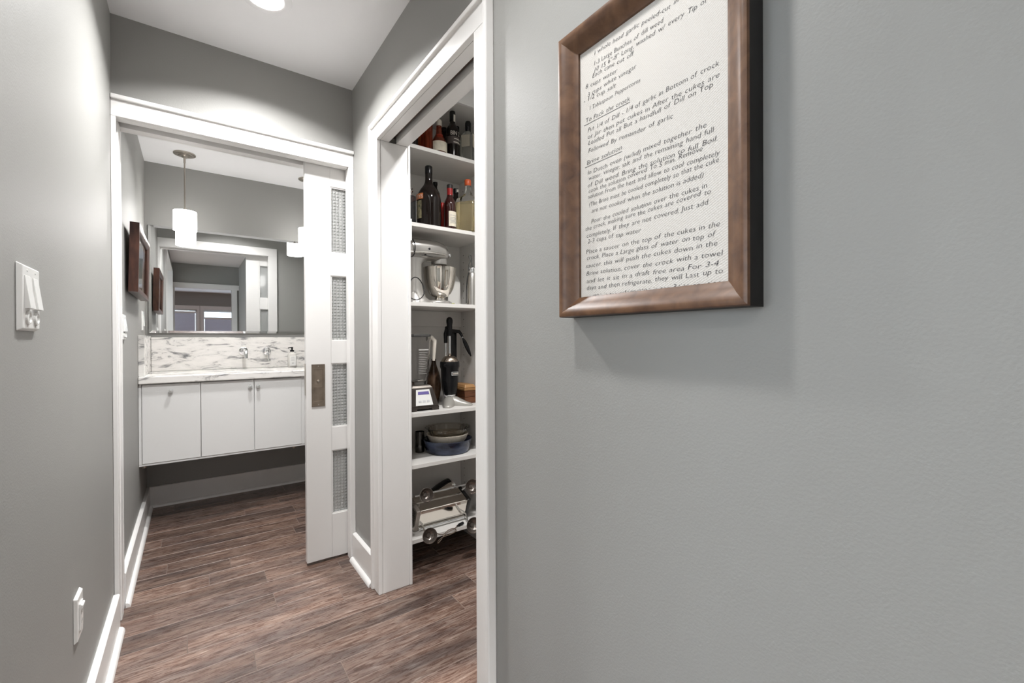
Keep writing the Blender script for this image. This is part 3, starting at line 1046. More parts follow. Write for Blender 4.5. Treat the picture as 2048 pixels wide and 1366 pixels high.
# soap bottle
sb = thing('soap_bottle', 'clear soap bottle with white label and black pump on the counter', 'soap bottle', (0.634, 3.80, 0.9303))
MB().lathe([(0.028, 0), (0.030, 0.004), (0.030, 0.095), (0.027, 0.105), (0.014, 0.114), (0.013, 0.120)], (0.634, 3.80, 0.9304), 32, sq=0.15).build('bottle', mat('frosted_soap', (0.82, 0.80, 0.76), 0.2, trans=0.25), sb, smooth=40)
MB().box(0.612, 0.656, 3.7655, 3.7663, 0.942, 1.022).build('label', WHITE, sb)
mb = MB()
for q, (z, hw) in enumerate(((1.008, 0.012), (1.000, 0.016), (0.988, 0.012), (0.984, 0.014), (0.966, 0.007), (0.962, 0.007), (0.958, 0.006))):
    mb.box(0.634 - hw, 0.634 + hw, 3.7651, 3.7654, z, z + 0.0018)
mb.build('label_print', mat('grey_print', (0.35, 0.35, 0.35), 0.6), sb)
pm = MB().lathe([(0.015, 0.121), (0.015, 0.133), (0.006, 0.134), (0.006, 0.146), (0.008, 0.147), (0.008, 0.156), (0.002, 0.157)], (0.634, 3.80, 0.9304), 20).build('pump', BLACK, sb, smooth=40)
MB().tube([(0.634, 3.80, 1.082), (0.618, 3.79, 1.082), (0.604, 3.78, 1.080)], 0.0035, 10).build('nozzle', BLACK, pm, smooth=60)

# pendants
SHADE = mat('opal_shade', (1, 1, 1), 0.3, emit=(1.0, 0.98, 0.95), estr=SHADE_E)


def pendant(x, y, label):
    t = thing('pendant_lamp', label, 'pendant lamp', (x, y, HB), 'pendant lamps over the vanity')
    mb = MB().lathe([(0.061, HB - 0.0003), (0.061, HB - 0.006), (0.056, HB - 0.008), (0.048, HB - 0.008), (0.046, HB - 0.012), (0.034, HB - 0.012), (0.032, HB - 0.017), (0.018, HB - 0.018), (0.014, HB - 0.026), (0.007, HB - 0.028)][::-1], (x, y, 0), 40)
    mb.build('canopy', NICKEL, t, smooth=30)
    MB().lathe([(0.0045, 2.01), (0.0045, HB - 0.06), (0.0065, HB - 0.06), (0.0065, HB - 0.027)], (x, y, 0), 16).build('rod', NICKEL, t, smooth=40)
    MB().lathe([(0.024, 1.9885), (0.024, 1.993), (0.017, 1.999), (0.008, 2.004), (0.006, 2.012)], (x, y, 0), 24).build('shade_cap', NICKEL, t, smooth=40)
    n = 48
    mb = MB()
    ro, ri, z0, z1 = 0.0635, 0.060, 1.862, 1.988
    vs, fs = [], []
    for i in range(n):
        a = 2 * math.pi * i / n
        ca, sa = math.cos(a), math.sin(a)
        vs += [(x + ro * ca, y + ro * sa, z0), (x + ro * ca, y + ro * sa, z1), (x + ri * ca, y + ri * sa, z0), (x + ri * ca, y + ri * sa, z1 - 0.003)]
    for i in range(n):
        a, b = 4 * i, 4 * ((i + 1) % n)
        fs += [(a, b, b + 1, a + 1), (a + 2, a + 3, b + 3, b + 2), (a, a + 2, b + 2, b)]
    fs += [tuple(4 * i + 1 for i in range(n)), tuple(4 * i + 3 for i in range(n))[::-1]]
    mb.add(vs, fs).build('shade', SHADE, t, smooth=40)
    MB().lathe([(0.004, 1.885), (0.020, 1.893), (0.027, 1.91), (0.022, 1.93), (0.013, 1.95), (0.013, 1.984)], (x, y, 0), 24).build('bulb', mat('bulb_glow', (1, 1, 1), 0.3, emit=(1, 0.93, 0.82), estr=20), t, smooth=60)


pendant(-0.030, 3.614, 'pendant lamp with white cylinder shade near the framed landscape')
pendant(0.722, 3.652, 'pendant lamp with white cylinder shade behind the sliding door')

# framed landscape on the left wall
lf = thing('framed_landscape', 'dark brown framed landscape with cream mat on the bathroom wall', 'framed picture', (XL, 3.05, 1.375))
Mt = Matrix.Translation((-0.238, 0, 1.375)) @ Matrix.Rotation(R(1.3), 4, 'Y') @ Matrix.Translation((0.238, 0, -1.375))
ly0, ly1, lz0, lz1, lx = 2.765, 3.40, 1.375, 1.708, -0.242
DKW = mat('dark_red_wood', (0.085, 0.034, 0.022), 0.35, c2=(0.035, 0.014, 0.010), vscale=40, stretch=(1, 1, 0.3))
framerails(lf, [(0, 0), (0, 0.036), (0.006, 0.037), (0.03, 0.030), (0.034, 0.026), (0.034, 0.0)], ly0, ly1, lz0, lz1, lx, 1, DKW, M=Mt)


def lbox(x0, x1, y0, y1, z0, z1):
    mb = MB().box(x0, x1, y0, y1, z0, z1)
    mb.v = [tuple(Mt @ Vector(p)) for p in mb.v]
    return mb


lbox(lx + 0.006, lx + 0.016, ly0 + 0.034, ly1 - 0.034, lz0 + 0.034, lz1 - 0.034).build('mat_board', mat('mat_board', (0.72, 0.66, 0.55), 0.7), lf)
ART = ramp_mat('landscape_print', 'Z', 1.44, 1.645, [(0.0, (0.30, 0.42, 0.50)), (0.16, (0.45, 0.55, 0.58)), (0.20, (0.55, 0.50, 0.38)), (0.42, (0.42, 0.38, 0.26)), (0.55, (0.20, 0.27, 0.20)), (0.66, (0.55, 0.62, 0.66)), (0.85, (0.30, 0.48, 0.66)), (1.0, (0.22, 0.40, 0.62))], 0.4, 0.12)
lbox(lx + 0.016, lx + 0.0166, ly0 + 0.075, ly1 - 0.075, lz0 + 0.062, lz1 - 0.062).build('print', ART, lf)
lbox(lx + 0.020, lx + 0.0215, ly0 + 0.034, ly1 - 0.034, lz0 + 0.034, lz1 - 0.034).build('glazing', mat('picture_glass', (1, 1, 1), 0.0, trans=1.0, ior=1.25), lf)
MB().box(XL + 0.0005, -0.243, 3.06, 3.10, 1.60, 1.64).build('hanger', NICKEL, lf)

# ================================================================== PANTRY SHELVING
SZ = [0.168, 0.530, 0.781, 1.322, 1.708, 2.086]     # tops of the shelves F E D C B A
sh = thing('pantry_shelving', 'white built-in shelving across the end of the pantry closet', 'shelving', ((XP + XS) / 2, YS, 0))
MB().box(XS, XS + 0.019, YS - 0.12, YSB, 0.0, 2.354).build('side_panel', SHELF, sh)
MB().box(XP + 0.025, XP + 0.044, YS, YSB, 0.0, 2.354).build('side_panel', SHELF, sh)
MB().box(XP + 0.044, XS, YSB - 0.006, YSB, 0.148, 2.354).build('back_panel', SHELF, sh)
for z in SZ:
    MB().box(XP + 0.044, XS, YS, YSB - 0.006, z - 0.019, z).build('shelf', SHELF, sh, bevel=0.001)
MB().box(XP + 0.025, XS + 0.019, YS, YSB, 2.354, 2.373).build('top_panel', SHELF, sh)
MB().box(XP + 0.001, XS + 0.019, YS - 0.016, YS, 2.354, H - 0.001).build('fascia', TRIM, sh, bevel=0.002)
MB().box(XP + 0.044, XS, YSB - 0.024, YSB - 0.006, 1.215, 1.302).build('cleat', SHELF, sh, bevel=0.001)
HOLE = mat('pin_hole', (0.05, 0.04, 0.035), 0.8)
mb = MB()
for i in range(48):
    z = 0.25 + i * 0.042
    if min(abs(z - q) for q in SZ) > 0.03:
        for y in (YS + 0.05, YSB - 0.05):
            mb.lathe([(0.003, 0), (0.003, 0.0006)], (XS - 0.0002, y, z), 8, Matrix.Rotation(R(-90), 4, 'Y'))
q = mb.build('pin_holes', HOLE, sh)
q['kind'] = 'stuff'

# -- bottles --------------------------------------------------------------
def ring_profile(px, Y, zb, prof):
    """(half width px, y px) rows bottom to top -> lathe profile in metres"""
    P = B('Y', Y, px, 650)
    out = []
    for hw, yy in prof:
        Q = B('Y', Y, px, yy) if yy is not None else Vector((0, 0, zb))
        out.append((hw * mpp((P.x, Y, Q.z)), max(Q.z, zb)))
    return (P.x, Y), out


def smoothprof(p, it=1):
    if p[0][1] is None:
        return [p[0]] + smoothprof(p[1:], it)
    for _ in range(it):
        q = [p[0]]
        for a, b in zip(p[:-1], p[1:]):
            q.append((a[0] * .75 + b[0] * .25, a[1] * .75 + b[1] * .25))
            q.append((a[0] * .25 + b[0] * .75, a[1] * .25 + b[1] * .75))
        q.append(p[-1])
        p = q
    return p


def part_rev(t, name, c, prof, mt, n=32, sq=0.0, rot=0.0, sm=40):
    M = Matrix.Rotation(rot, 4, 'Z') if rot else None
    return MB().lathe(prof, (c[0], c[1], 0), n, M, sq).build(name, mt, t, smooth=sm)


def band(t, name, c, r, z0, z1, a0, a1, mt, n=20):
    """a label: curved patch standing just off a bottle of radius r, angles seen from the front (-Y)"""
    vs, fs = [], []
    for i in range(n + 1):
        a = R(-90 + a0 + (a1 - a0) * i / n)
        for rr in (r + 0.0003, r + 0.0008):
            for z in (z0, z1):
                vs.append((c[0] + rr * math.cos(a), c[1] + rr * math.sin(a), z))
    for i in range(n):
        a, b = 4 * i, 4 * (i + 1)
        fs += [(a + 2, b + 2, b + 3, a + 3), (a, a + 1, b + 1, b), (a, b, b + 2, a + 2), (a + 1, a + 3, b + 3, b + 1)]
    fs += [(0, 2, 3, 1), (4 * n, 4 * n + 1, 4 * n + 3, 4 * n + 2)]
    return MB().add(vs, fs).build(name, mt, t, smooth=40)


def wrap_text(t, name, s, c, r, z, size, acen, mt, sx=1.0):
    vs, fs = text_verts(s, size)
    W = (max(v[0] for v in vs) + min(v[0] for v in vs)) / 2
    out = []
    for x, y in vs:
        a = R(-90 + acen) + (x - W) * sx / r
        rr = r + 0.0012
        out.append((c[0] + rr * math.cos(a), c[1] + rr * math.sin(a), z + y))
    return MB().add(out, fs).build(name, mt, t)


AMBER = mat('amber_whiskey', (0.55, 0.13, 0.03), 0.04, trans=0.85, ior=1.36)
REDAMB = mat('red_amber_liquor', (0.42, 0.07, 0.025), 0.04, trans=0.8, ior=1.36)
GOLD = mat('pale_tequila', (0.98, 0.84, 0.52), 0.03, trans=0.8, ior=1.33)
TAN = mat('tan_cap', (0.48, 0.44, 0.38), 0.4)
LBLK = mat('black_label', (0.02, 0.018, 0.017), 0.5)
LTXT = mat('pale_lettering', (0.62, 0.58, 0.52), 0.6)
ORANGE = mat('orange_cap', (0.55, 0.10, 0.03), 0.35)
REDF = mat('red_foil', (0.30, 0.012, 0.012), 0.3)
zA, zB, zC, zD, zE, zF = SZ[5] + .0004, SZ[4] + .0004, SZ[3] + .0004, SZ[2] + .0004, SZ[1] + .0004, SZ[0] + .0004


def bottle(label, px, Y, zb, body, mt, group=None, sq=0.0, rot=0.0, parts=(), name='liquor_bottle', cat='bottle', n=32):
    c, prof = ring_profile(px, Y, zb, body)
    t = thing(name, label, cat, (c[0], c[1], zb), group)
    part_rev(t, 'glass_body', c, prof, mt, n, sq, rot)
    for pn, pf, pm in parts:
        _, q = ring_profile(px, Y, zb, pf)
        part_rev(t, pn, c, q, pm, n)
    return t, c, prof


G_A = 'liquor bottles on the upper bottle shelf'
G_B = 'liquor bottles on the lower bottle shelf'
# upper bottle shelf
bottle('slim dark bottle at the pantry jamb end of the upper bottle shelf', 830, 2.07, zA, [(8, None), (8, 262), (4, 250), (4, 240)], DARKGLASS, G_A, parts=[('cap', [(4.6, 239.5), (4.6, 228)], BLACK)])
bottle('square amber whiskey bottle on the upper bottle shelf', 843, 2.20, zA, [(8, None), (8, 262), (6.5, 256), (4, 251), (4, 246)], AMBER, G_A, sq=0.5, rot=R(10), parts=[('cap', [(5, 245.6), (5, 238)], BLACK)])
t, c, pf = bottle('tall square dark red liquor bottle on the upper bottle shelf', 855.5, 2.075, zA, [(9, None), (9.2, 283), (9.2, 247), (7, 240), (4.4, 236), (4.4, 230)], REDAMB, G_A, sq=0.6, rot=R(14), parts=[('cap', [(5.4, 229.5), (5.4, 220)], BLACK)])
t, c, pf = bottle('round red-brown bourbon bottle with tan cap and cream label', 880, 2.066, zA, smoothprof([(14, None), (15.4, 300), (15.2, 289), (11.5, 279), (6.2, 270), (5.0, 258), (5.2, 254)]), REDAMB, G_A, parts=[('cap', [(5.4, 253), (6.0, 252), (6.0, 243), (5.2, 241.5)], TAN)])
band(t, 'label', c, pf[2][0] * 1.02, zA + 0.012, zA + 0.062, -75, 62, CREAM)
band(t, 'seal', c, 0.0195, B('Y', 2.066, 880, 279).z, B('Y', 2.066, 880, 272).z, -60, 60, mat('red_seal', (0.5, 0.06, 0.04), 0.5))
# port bottle
t, c, pf = bottle('black port bottle with BIN 27 lettering and capsule neck', 907, 2.075, zA, smoothprof([(13.2, None), (13.4, 300), (13.2, 266), (11.5, 258), (6.2, 251), (5.0, 244), (5.2, 226)]), DARKGLASS, G_A, parts=[('capsule', [(5.8, 244), (5.9, 230), (5.6, 225), (3, 223.6)], BLACK)])
r_ = 13.4 * mpp((c[0], 2.075, zA))
zt = lambda y: B('Y', 2.075, 907, y).z
band(t, 'label', c, r_, zt(293), zt(278), -80, 75, mat('dark_brown_label', (0.07, 0.055, 0.05), 0.5))
wrap_text(t, 'lettering', 'BIN 27', c, r_, zt(276), 0.032, 8, LTXT, 0.72)
mb = MB()
band(t, 'label_line', c, r_ + 0.001, zt(284), zt(282.5), -15, 55, LTXT)
band(t, 'label_line', c, r_ + 0.001, zt(291), zt(289), -20, 58, LTXT)
band(t, 'neck_tag', c, 5.9 * mpp((c[0], 2.075, zA)), zt(246), zt(232), -5, 45, LTXT)
bottle('dark bottle with black cap standing behind the port bottle', 915, 2.22, zA, [(10, None), (10, 276), (6, 269), (5, 265)], DARKGLASS, G_A, parts=[('cap', [(5.6, 264.5), (5.6, 255)], BLACK)])
bottle('small dark bottle at the back between bourbon and port bottles', 890, 2.25, zA, [(9, None), (9, 278), (5, 271), (4.6, 266)], DARKGLASS, G_A, parts=[('cap', [(5.2, 265.5), (5.2, 257)], BLACK)])
t, c, pf = bottle('clear square bottle with black stopper and cream label', 938, 2.072, zA, [(12.6, None), (12.8, 300), (12.6, 280), (10.5, 272), (6.0, 267), (4.6, 264)], mat('clear_bottle_glass', (0.86, 0.86, 0.80), 0.03, trans=0.9, ior=1.3), G_A, sq=0.9, rot=R(38), parts=[('stopper', [(5.4, 264), (5.9, 258), (5.9, 248), (4.6, 244.5), (2, 243.6)], BLACK)])
s_ = mpp((c[0], 2.072, zA))


def face_patch(t, name, c, r, rot, fa, u0, u1, z0, z1, mt, lift=0.0012):
    """flat patch on one side of a square bottle"""
    a = R(fa) + rot
    nrm = Vector((math.cos(a), math.sin(a), 0))
    tg = Vector((-nrm.y, nrm.x, 0))
    b = Vector((c[0], c[1], 0)) + nrm * (r + lift)
    q = [b + tg * u0 + Vector((0, 0, z0)), b + tg * u1 + Vector((0, 0, z0)), b + tg * u1 + Vector((0, 0, z1)), b + tg * u0 + Vector((0, 0, z1))]
    return MB().hexa(q, [p + nrm * 0.0006 for p in q]).build(name, mt, t)


zt = lambda y: B('Y', 2.072, 938, y).z
face_patch(t, 'label', c, 12.8 * s_, R(38), -90, -0.024, 0.024, zt(299), zt(272.5), CREAM)
face_patch(t, 'side_label', c, 12.8 * s_, R(38), 180, -0.024, 0.024, zt(299), zt(276), mat('grey_label', (0.34, 0.31, 0.25), 0.6))
# lower bottle shelf
t = thing('square_decanter', 'square dark metal flask with stopper beside the pantry jamb', 'bottle', (0.86, 2.10, zB))
c, pr = ring_profile(822, 2.10, zB, [(8.6, None), (8.6, 396), (8.0, 392.8)])
part_rev(t, 'body', c, pr, mat('gunmetal', (0.10, 0.10, 0.105), 0.18, 0.8), 32, 0.8, R(20))
c2, pr = ring_profile(820.5, 2.10, zB, [(3.6, 392.7), (3.6, 386), (5.4, 383), (3.4, 380), (4.8, 377.5), (2, 375.6)])
part_rev(t, 'stopper', c, pr, CHROME, 24)
t, c, pf = bottle('large black Irish cream bottle with orange name tag label', 859, 2.085, zB, smoothprof([(24.4, None), (24.8, 440), (24.6, 404), (22.6, 392), (17, 381), (10, 372), (7.2, 364), (7.0, 350), (7.0, 336)]), DARKGLASS, G_B, n=48, parts=[('cap', [(7.3, 349), (7.4, 335), (6.4, 333.4)], BLACK)])
zt = lambda y: B('Y', 2.085, 859, y).z
r_ = 24.7 * mpp((c[0], 2.085, zB))
band(t, 'name_tag', c, r_ * 0.992, zt(404.5), zt(393.5), -105, -52, mat('orange_tag', (0.55, 0.16, 0.045), 0.45))
wrap_text(t, 'lettering', 'EYS', c, r_ * 0.998, zt(402.5), 0.024, -70, LTXT, 1.1)
band(t, 'picture_label', c, r_ * 1.002, zt(442), zt(407), -100, -60, mat('picture_label', (0.30, 0.26, 0.15), 0.5, c2=(0.03, 0.035, 0.025), vscale=45), 12)
bottle('dark bottle hidden behind the Irish cream bottle', 872, 2.24, zB, [(9, None), (9, 388), (4, 378), (4, 372)], DARKGLASS, G_B, parts=[('cap', [(4.6, 371.5), (4.6, 365.5)], BLACK)])
t = thing('red_tin', 'narrow red tin tucked between dark bottles', 'tin', (1.06, 2.13, zB))
c, pr = ring_profile(885, 2.13, zB, [(7, None), (7, 409), (6.4, 407.5)])
part_rev(t, 'tin_body', c, pr, mat('red_tin_paint', (0.36, 0.015, 0.01), 0.35), 24, 0.7, R(30))
band(t, 'white_print', c, 7.1 * mpp((c[0], 2.13, zB)), zB + 0.006, zB + 0.018, -30, 50, LTXT)
t, c, pf = bottle('small dark liqueur bottle with red foil neck and cream label', 901, 2.07, zB, smoothprof([(12, None), (12.2, 440), (12.0, 412), (10, 403), (6.5, 396), (5.3, 389), (5.2, 372)]), mat('dark_red_glass', (0.03, 0.006, 0.005), 0.06, coat=0.4), G_B, parts=[('foil', [(5.7, 394), (5.8, 378)], REDF), ('cap', [(5.9, 378), (5.9, 371), (5, 370)], LBLK)])
zt = lambda y: B('Y', 2.07, 901, y).z
band(t, 'label', c, 12.3 * mpp((c[0], 2.07, zB)), zt(455), zt(425.5), -38, 85, CREAM)
mb = MB()
rr = 12.3 * mpp((c[0], 2.07, zB)) + 0.001
for y in (434, 438.5, 441.5, 444, 446.5, 449):
    band(t, 'label_line', c, rr - 0.0001, zt(y), zt(y - 0.8), -25, 40, mat('grey_print', (0.35, 0.35, 0.35), 0.6), 8)
t, c, pf = bottle('dark bottle with white neck sticker behind the tequila bottle', 913, 2.20, zB, [(9.5, None), (9.5, 402), (5, 394), (4.6, 380)], DARKGLASS, G_B, parts=[('cap', [(5.2, 388), (5.2, 378.5)], BLACK)])
band(t, 'sticker', c, 0.0155, B('Y', 2.2, 913, 386).z, B('Y', 2.2, 913, 380.5).z, -10, 50, LTXT)
tq = thing('tequila_bottle', 'clear square tequila bottle with pale gold spirit and orange cap', 'bottle', (1.25, 2.075, zB), G_B)
c, pr = ring_profile(938, 2.075, zB, [(20.5, None), (21, 440), (20.5, 407), (18, 400), (9, 393), (6.2, 388), (5.2, 380), (5.0, 373)])
part_rev(tq, 'glass_body', c, pr, GLASS, 48, 0.7, R(36))
c, pr = ring_profile(938, 2.075, zB + 0.006, [(18.8, None), (19.2, 440), (19.0, 408.5)])
part_rev(tq, 'spirit', c, pr, GOLD, 48, 0.7, R(36))
c, pr = ring_profile(937, 2.075, zB, [(6.0, 372.6), (6.6, 371), (6.6, 362), (5.6, 360.5)])
part_rev(tq, 'cap', c, pr, ORANGE, 24)
zt = lambda y: B('Y', 2.075, 938, y).z
face_patch(tq, 'label', c, 21 * mpp((c[0], 2.075, zB)), R(36), -90, -0.030, 0.034, zt(458), zt(438), mat('pale_label', (0.62, 0.56, 0.40), 0.6))

# -- stand mixer ---------------------------------------------------------
SILV = mat('silver_enamel', (0.44, 0.425, 0.40), 0.24, 0.6, coat=0.3)
BOWL = mat('polished_steel', (0.78, 0.74, 0.68), 0.07, 1)
MY = 2.135
mx = thing('stand_mixer', 'silver stand mixer with polished steel bowl', 'stand mixer', (0.97, MY, zC))
P = lambda px, py, Y=MY: B('Y', Y, px, py)
s_ = mpp((1.0, MY, 1.5))
# head: sections along X (px, centre y, half height px, half depth m)
hs = [(803, 501, 6, 0.02), (803.6, 500.5, 14, 0.045), (808, 500, 20, 0.054), (820, 499.5, 21.5, 0.060), (845, 501, 21.5, 0.061), (868, 503.5, 21, 0.058), (882, 506.5, 18, 0.050), (890, 509.5, 13.5, 0.038), (893, 511, 9, 0.026), (894, 511, 4, 0.012)]
vs, fs = [], []
n = 28
for px, cy, hh, hd in hs:
    q = P(px, cy)
    for i in range(n):
        a = 2 * math.pi * i / n
        k = (abs(math.cos(a)) ** 2.6 + abs(math.sin(a)) ** 2.6) ** (-1 / 2.6)
        vs.append((q.x, MY + hd * k * math.cos(a), q.z + hh * s_ * k * math.sin(a)))
for j in range(len(hs) - 1):
    for i in range(n):
        a, b = j * n + i, j * n + (i + 1) % n
        fs.append((a, b, b + n, a + n))
fs += [tuple(range(n))[::-1], tuple(range((len(hs) - 1) * n, len(hs) * n))]
MB().add(vs, fs).build('motor_head', SILV, mx, smooth=50)
a, b = P(818, 512), P(891, 513)
MB().tube([(P(x, y).x, MY - d, P(x, y).z) for x, y, d in ((806, 507, .0575), (830, 508, .0625), (850, 509, .0625), (868, 511, .0595), (882, 513, .052))], 0.0055, 8).build('trim_band', mat('band_silver', (0.75, 0.72, 0.68), 0.15, 1), mx, smooth=60)
MB().lathe([(0.006, 0), (0.006, 0.006), (0.003, 0.007)], P(858, 498, MY - 0.056) , 16, RX).build('hub_screw', BLACK, mx)
MB().lathe([(0.0045, 0), (0.0045, 0.009), (0.003, 0.010)], P(850, 510, MY - 0.066), 14, RX).build('speed_knob', BLACK, mx)
MB().tube([P(843, 511, MY - .068), P(850, 510.5, MY - .071), P(866, 514, MY - .066)], 0.0015, 6).build('speed_lever', BLACK, mx)
q = P(893, 510)
MB().lathe([(0.010, 0), (0.012, 0.004), (0.012, 0.020), (0.009, 0.022)], q, 20, Matrix.Rotation(R(90), 4, 'Y')).build('attachment_knob', CHROME, mx, smooth=40)
# planetary hub
c, pr = ring_profile(879, MY, zC, [(13, 531), (15.5, 530), (16, 527), (15.5, 518), (14.5, 510)])
part_rev(mx, 'planetary_hub', c, pr, SILV, 32)
c, pr = ring_profile(873, MY, zC, [(3, 545), (3, 530)])
part_rev(mx, 'beater_shaft', c, pr, CHROME, 16)
# column and base
vs = []
for px0, px1, y, hd in ((805, 862, 605, 0.075), (806, 858, 601, 0.07), (808, 848, 594, 0.06), (812, 842, 575, 0.048), (813, 840, 545, 0.045), (813, 840, 527, 0.046), (806, 853, 515, 0.05)):
    a, b = P(px0, y), P(px1, y)
    z = zC if y == 605 else max(a.z, zC)
    cx, hx = (a.x + b.x) / 2, (b.x - a.x) / 2
    for i in range(20):
        t_ = 2 * math.pi * i / 20
        k = (abs(math.cos(t_)) ** 3 + abs(math.sin(t_)) ** 3) ** (-1 / 3)
        vs.append((cx + hx * k * math.cos(t_), MY + hd * k * math.sin(t_), z))
fs = [(j * 20 + i, j * 20 + (i + 1) % 20, (j + 1) * 20 + (i + 1) % 20, (j + 1) * 20 + i) for j in range(6) for i in range(20)]
fs += [tuple(range(20))[::-1], tuple(range(120, 140))]
MB().add(vs, fs).build('column', SILV, mx, smooth=50)
a, b = P(840, 600), P(900, 600)
vs = []
for dz, k_ in ((0, 1.0), (0.012, 1.0), (0.020, 0.9)):
    for i in range(24):
        t_ = 2 * math.pi * i / 24
        vs.append(((a.x + b.x) / 2 + (b.x - a.x) / 2 * k_ * math.cos(t_), MY + 0.085 * k_ * math.sin(t_), zC + dz))
fs = [(j * 24 + i, j * 24 + (i + 1) % 24, (j + 1) * 24 + (i + 1) % 24, (j + 1) * 24 + i) for j in range(2) for i in range(24)]
fs += [tuple(range(24))[::-1], tuple(range(48, 72))]
MB().add(vs, fs).build('base', SILV, mx, smooth=50)
# bowl (open shell)
bc, bp_ = ring_profile(880, MY, zC, [(10.5, 603), (10.5, 597), (9, 595.5), (16, 593), (22, 587), (27, 577), (30.5, 562), (32, 548), (33, 538), (33.6, 537), (33, 536.6), (31.5, 539), (30, 555), (26, 575), (18, 588), (2, 593)])
bp_ = [(bp_[0][0], zC + 0.0205)] + [(r, max(z, zC + 0.0206)) for r, z in bp_[1:]]
bo = part_rev(mx, 'bowl', bc, bp_, BOWL, 48, sm=35)
rb = 31.8 * mpp((bc[0], MY, 1.45))
hb = [(bc[0] - 0.004, MY - rb - .002, P(878, 545).z), (bc[0] - 0.004, MY - rb - 0.022, P(878, 546.5).z), (bc[0] - 0.004, MY - rb - 0.020, P(878, 573).z), (bc[0] - 0.004, MY - rb + 0.012, P(878, 577).z)]
MB().tube(hb, 0.005, 10).build('bowl_handle', BOWL, bo, smooth=60)
# cord of the mixer looped in front
cd = []
q = P(832, 577, MY - 0.105)
for i in range(28):
    a = 2 * math.pi * i / 28
    cd.append((q.x + 0.042 * math.cos(a), q.y + 0.010 * math.sin(a * 2), q.z + 0.055 * math.sin(a)))
MB().tube(cd, 0.0026, 8, closed=True).build('cord_loop', BLACK, mx, smooth=60)
mb = MB()
q2 = P(822, 495, MY - 0.07)
cd = [(q2.x + 0.022 * math.cos(R(a)), q2.y, q2.z + 0.045 * math.sin(R(a))) for a in range(-90, 91, 15)]
cd = [(cd[0][0] - 0.01, cd[0][1] + .03, cd[0][2] - 0.01)] + cd
mb.tube(cd, 0.0026, 8)
mb.build('power_cord', BLACK, mx, smooth=60)
# flour bag behind the bowl
fb = thing('flour_bag', 'plain white paper bag with green stripe behind the mixer bowl', 'bag', (1.21, 2.26, zC))
a, b, tp = B('Y', 2.235, 896, 606).x, B('Y', 2.235, 922, 606).x, B('Y', 2.235, 910, 547).z
lo = [(a, 2.235, zC), (b, 2.235, zC), (b, 2.325, zC), (a, 2.325, zC)]
mi = [(a + .002, 2.238, zC + (tp - zC) * .8), (b - .002, 2.238, zC + (tp - zC) * .75), (b - .002, 2.32, zC + (tp - zC) * .75), (a + .002, 2.32, zC + (tp - zC) * .8)]
hi = [(a + .006, 2.268, tp + .006), (b - .006, 2.268, tp - .008), (b - .006, 2.285, tp - .008), (a + .006, 2.285, tp + .006)]
fs = [(3, 2, 1, 0), (8, 9, 10, 11)]
for i in range(4):
    j = (i + 1) % 4
    fs += [(i, j, j + 4, i + 4), (i + 4, j + 4, j + 8, i + 8)]
MB().add(lo + mi + hi, fs).build('bag', mat('white_paper', (0.74, 0.73, 0.70), 0.7, bump=0.5, bscale=18), fb, bevel=0.004)
MB().box(a + 0.004, a + 0.042, 2.2335, 2.2345, zC + 0.012, zC + 0.024).build('green_stripe', mat('lime_print', (0.42, 0.44, 0.10), 0.6), fb)
# steel siphon
sy = thing('steel_siphon', 'tall brushed steel bottle with wire bail and black strap at the shelf end', 'bottle', (1.245, 2.09, zC))
c, pr = ring_profile(945, 2.09, zC, [(11, None), (11, 560), (9, 549), (8.4, 546), (8.4, 538), (7, 536)])
part_rev(sy, 'body', c, pr, STEEL, 32)
c, pr = ring_profile(945, 2.09, zC, [(8.8, 546.5), (9.2, 545), (9.2, 539), (8.8, 537.6)])
part_rev(sy, 'collar', c, pr, CHROME, 32)
MB().tube([B('Y', 2.08, 938, 540), B('Y', 2.08, 938, 530), B('Y', 2.08, 940.5, 522), B('Y', 2.08, 938, 513), B('Y', 2.08, 939.5, 509.5), B('Y', 2.08, 942, 512), B('Y', 2.08, 943, 524), B('Y', 2.08, 945, 537)], 0.0032, 8).build('bail', mat('dark_chrome', (0.25, 0.25, 0.25), 0.15, 1), sy, smooth=60)
MB().tube([B('Y', 2.062, 937.5, 545), B('Y', 2.058, 934.5, 556), B('Y', 2.056, 933, 580), B('Y', 2.058, 932.6, 606)], 0.0025, 8).build('strap', BLACK, sy, smooth=60)

# -- blender ------------------------------------------------------------
BL = thing('countertop_blender', 'blender with clear square jar and white control panel', 'blender', (0.96, 2.12, zD))
DKM = mat('dark_bronze_plastic', (0.055, 0.045, 0.040), 0.3, 0.4)
by0 = 2.052
a, b = B('Y', by0, 819.5, 824), B('Y', by0, 878.5, 819)
bx0, bx1 = a.x, b.x
ztop = B('Y', by0 + 0.03, 845, 777).z
bd = 0.165
t0 = [(bx0, by0, zD), (bx1, by0, zD), (bx1, by0 + bd, zD), (bx0, by0 + bd, zD)]
ux0, ux1 = B('Y', by0 + .035, 823, 778).x, B('Y', by0 + .035, 866, 776).x
t1 = [(ux0, by0 + 0.035, ztop), (ux1, by0 + 0.035, ztop), (ux1, by0 + bd - 0.02, ztop), (ux0, by0 + bd - 0.02, ztop)]
foot = 0.020
tm = [Vector(p) + Vector((0, 0, foot)) for p in t0]
MB().hexa(tm, t1).build('base', DKM, BL, bevel=0.004)
